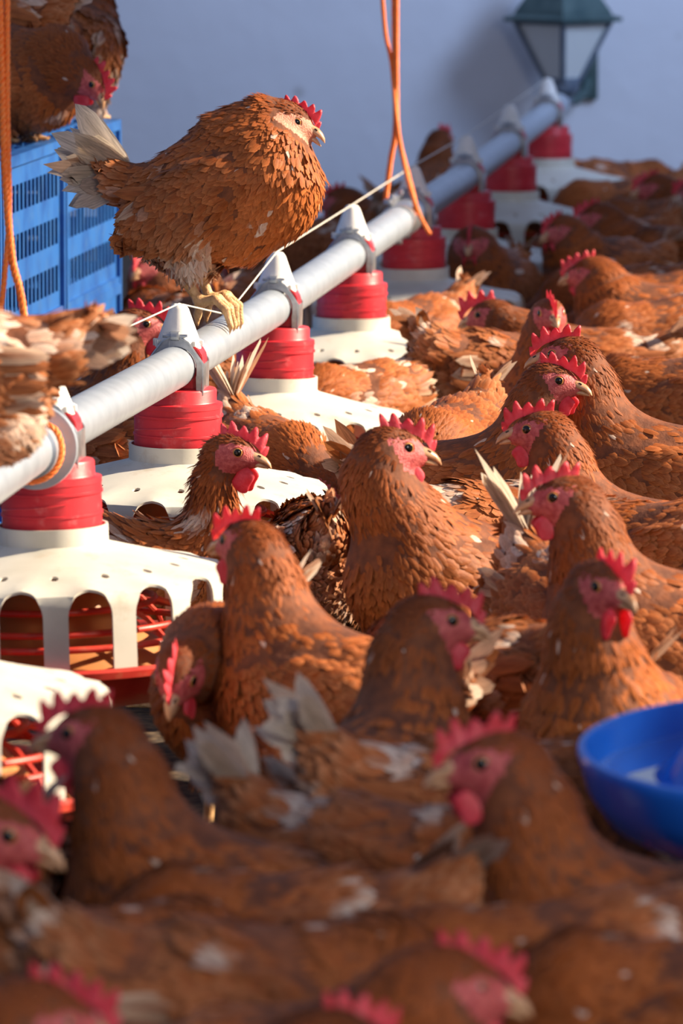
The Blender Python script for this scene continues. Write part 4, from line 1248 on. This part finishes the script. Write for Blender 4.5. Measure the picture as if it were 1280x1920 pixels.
# ---- rear right
hen('reach', 'hen facing left with red comb at the edge of the fourth grille', 185, .95, head=(912, 590))
hen('alert', 'hen facing the camera with its pink comb flopped right', 282, .95, head=(1030, 590))
hen('rest', 'hen facing left with a tall comb in the rear right crowd', 176, 1.0, head=(1100, 512))
hen('rest', 'hen with pale pink face in the rear, beside the second to last grille', 215, 1.0, head=(1045, 432))
hen('rest', 'hen behind the pale-faced one in the rear, comb and nape visible', 195, 1.0, head=(1112, 408))
hen('rest', 'farthest hen facing left before the bluish back wall at the right', 190, 1.0, head=(1222, 352))
hen('rest', 'hen at the right edge before the back wall', 150, 1.0, head=(1300, 362))
hen('rest', 'pink-faced hen tucked behind the feeder under the ropes', 250, 1.0, loc=gap(4.5 * STEP, .10))
BK = 'brown hen back in the dim crowd towards the back right'
for i, (x, y, a) in enumerate(((1170, 385, 190), (1255, 425, 170), (1165, 470, 200), (1240, 480, 150), (1180, 560, 170), (1255, 570, 185), (1130, 350, 10))):
    hen('low', BK, a, 1.0, body=(x, y), bz=.22)
hen('tail_up', 'hen with a white tail at the right edge above the big orange hen', 200, 1.0, body=(1245, 645), bz=.2)
hen('low', 'sunlit hen back at the right edge below the white tail', 170, 1.05, body=(1290, 770), bz=.2)
# ---- behind the pipe
hen('alert', 'dark hen head with a pink comb against the wall beyond the ropes', 60, 1.0, head=(828, 262))
hen('low', 'dark hen back beyond the pipe, right of the perched hen', 150, 1.0, body=(590, 430), bz=.26)
hen('rest', 'dark hen with a pink face beneath the perched hen\'s tail', 230, 1.0, head=(275, 500))
hen('alert', 'hen behind the pipe, only its red comb above the blurred hen\'s tail', 350, 1.0, head=(262, 610))
hen('low', 'dark hen back between the crate and the pipe', 120, 1.0, body=(330, 590), bz=.24)
hen('low', 'brown hen back under the pipe between the third and fourth feeders', 30, 1.0, loc=gap(2.5 * STEP, -.16))
hen('low', 'orange brown hen back under the pipe, left of the second grille', 150, 1.0, loc=gap(1.5 * STEP, -.22))
hen('rest', 'dark hen by the wall just left of the middle ropes', 160, 1.0, loc=(.11, 12.4, 0))
hen('low', 'purplish-headed hen feeding beneath the fourth grille', 230, .95, loc=gap(3.5 * STEP, .06))
# ---- on the crates and the near end of the pipe
hen('peck', 'hen pecking with lowered pink comb on top of the blue crates', -38, .95, head=(166, 148), zf=CZ - .073)
a = at_height(60, 296, CZ)
hen('squat', 'dark white-flecked hen behind the pecking one on the crates', 80, 1.0, loc=(-.475, 10.12, CZ - .07), zf=CZ - .07)
hen('alert', 'upright hen at the upper left corner, only its brown neck visible', 175, 1.0, loc=(-.63, 9.62, CZ), zf=CZ)
pz = line_pt(-.78, PIPE_UP + PIPE_R)
hen('squat', 'blurred hen on the near pipe at the left edge, striped tail end pointing right', 180, 1.0, loc=(pz.x, pz.y, pz.z - .07), zf=pz.z - .07)

# ---- more of the crowd, mostly out of focus
hen('low', 'dark hen back at the bottom between the two big foreground hens', 200, 1.05, loc=(.12, 4.42, 0))

for x_, y_, a_, l_ in ((-.30, 4.98, 100, 'dark hen back low in the lower left beside the nearest red pan'), (-.22, 4.52, 20, 'dark hen back at the lower left edge beside the cropped comb'),
                       (.22, 5.95, 140, 'shaded hen back low between the raised cream tail and the blue drinker'),
                       (.10, 4.62, 165, 'dark hen back between the two large foreground hens')):
    hen('low', l_, a_, 1.0, loc=(x_, y_, 0))
# hens whose heads are down shuffle apart until no two bodies share the same ground
FP = [f.location for f in feeders]
def relax(n=90):
    ps = [[o, mv, Vector((o.location.x, o.location.y)), o.rotation_euler.z, s_] for o, mv, s_ in PLACED if abs(o.location.z) < .01]
    home = [p[2].copy() for p in ps]
    def circ(p):
        d = Vector((math.cos(p[3]), math.sin(p[3]))) * .065 * p[4]
        return (p[2] + d, p[2] - d)
    for it in range(n):
        for i, a in enumerate(ps):
            for j in range(i + 1, len(ps)):
                b = ps[j]
                if not (a[1] or b[1]) or (a[2] - b[2]).length > .35: continue
                for ca in circ(a):
                    for cb in circ(b):
                        d = ca - cb; L = d.length; R_ = .158 * (a[4] + b[4]) / 2
                        if 1e-6 < L < R_:
                            push = d / L * (R_ - L) * .35
                            if a[1] and b[1]: a[2] += push * .5; b[2] -= push * .5
                            elif a[1]: a[2] += push
                            else: b[2] -= push
            if a[1]:
                for f in FP:
                    for ca in circ(a):
                        d = ca - Vector((f.x, f.y)); L = d.length
                        if L < .305: a[2] += d / L * (.305 - L) * .5
                a[2] += (home[i] - a[2]) * .02
    for o, mv, p, z, s_ in ps:
        if mv: o.location.x, o.location.y = p.x, p.y
relax()
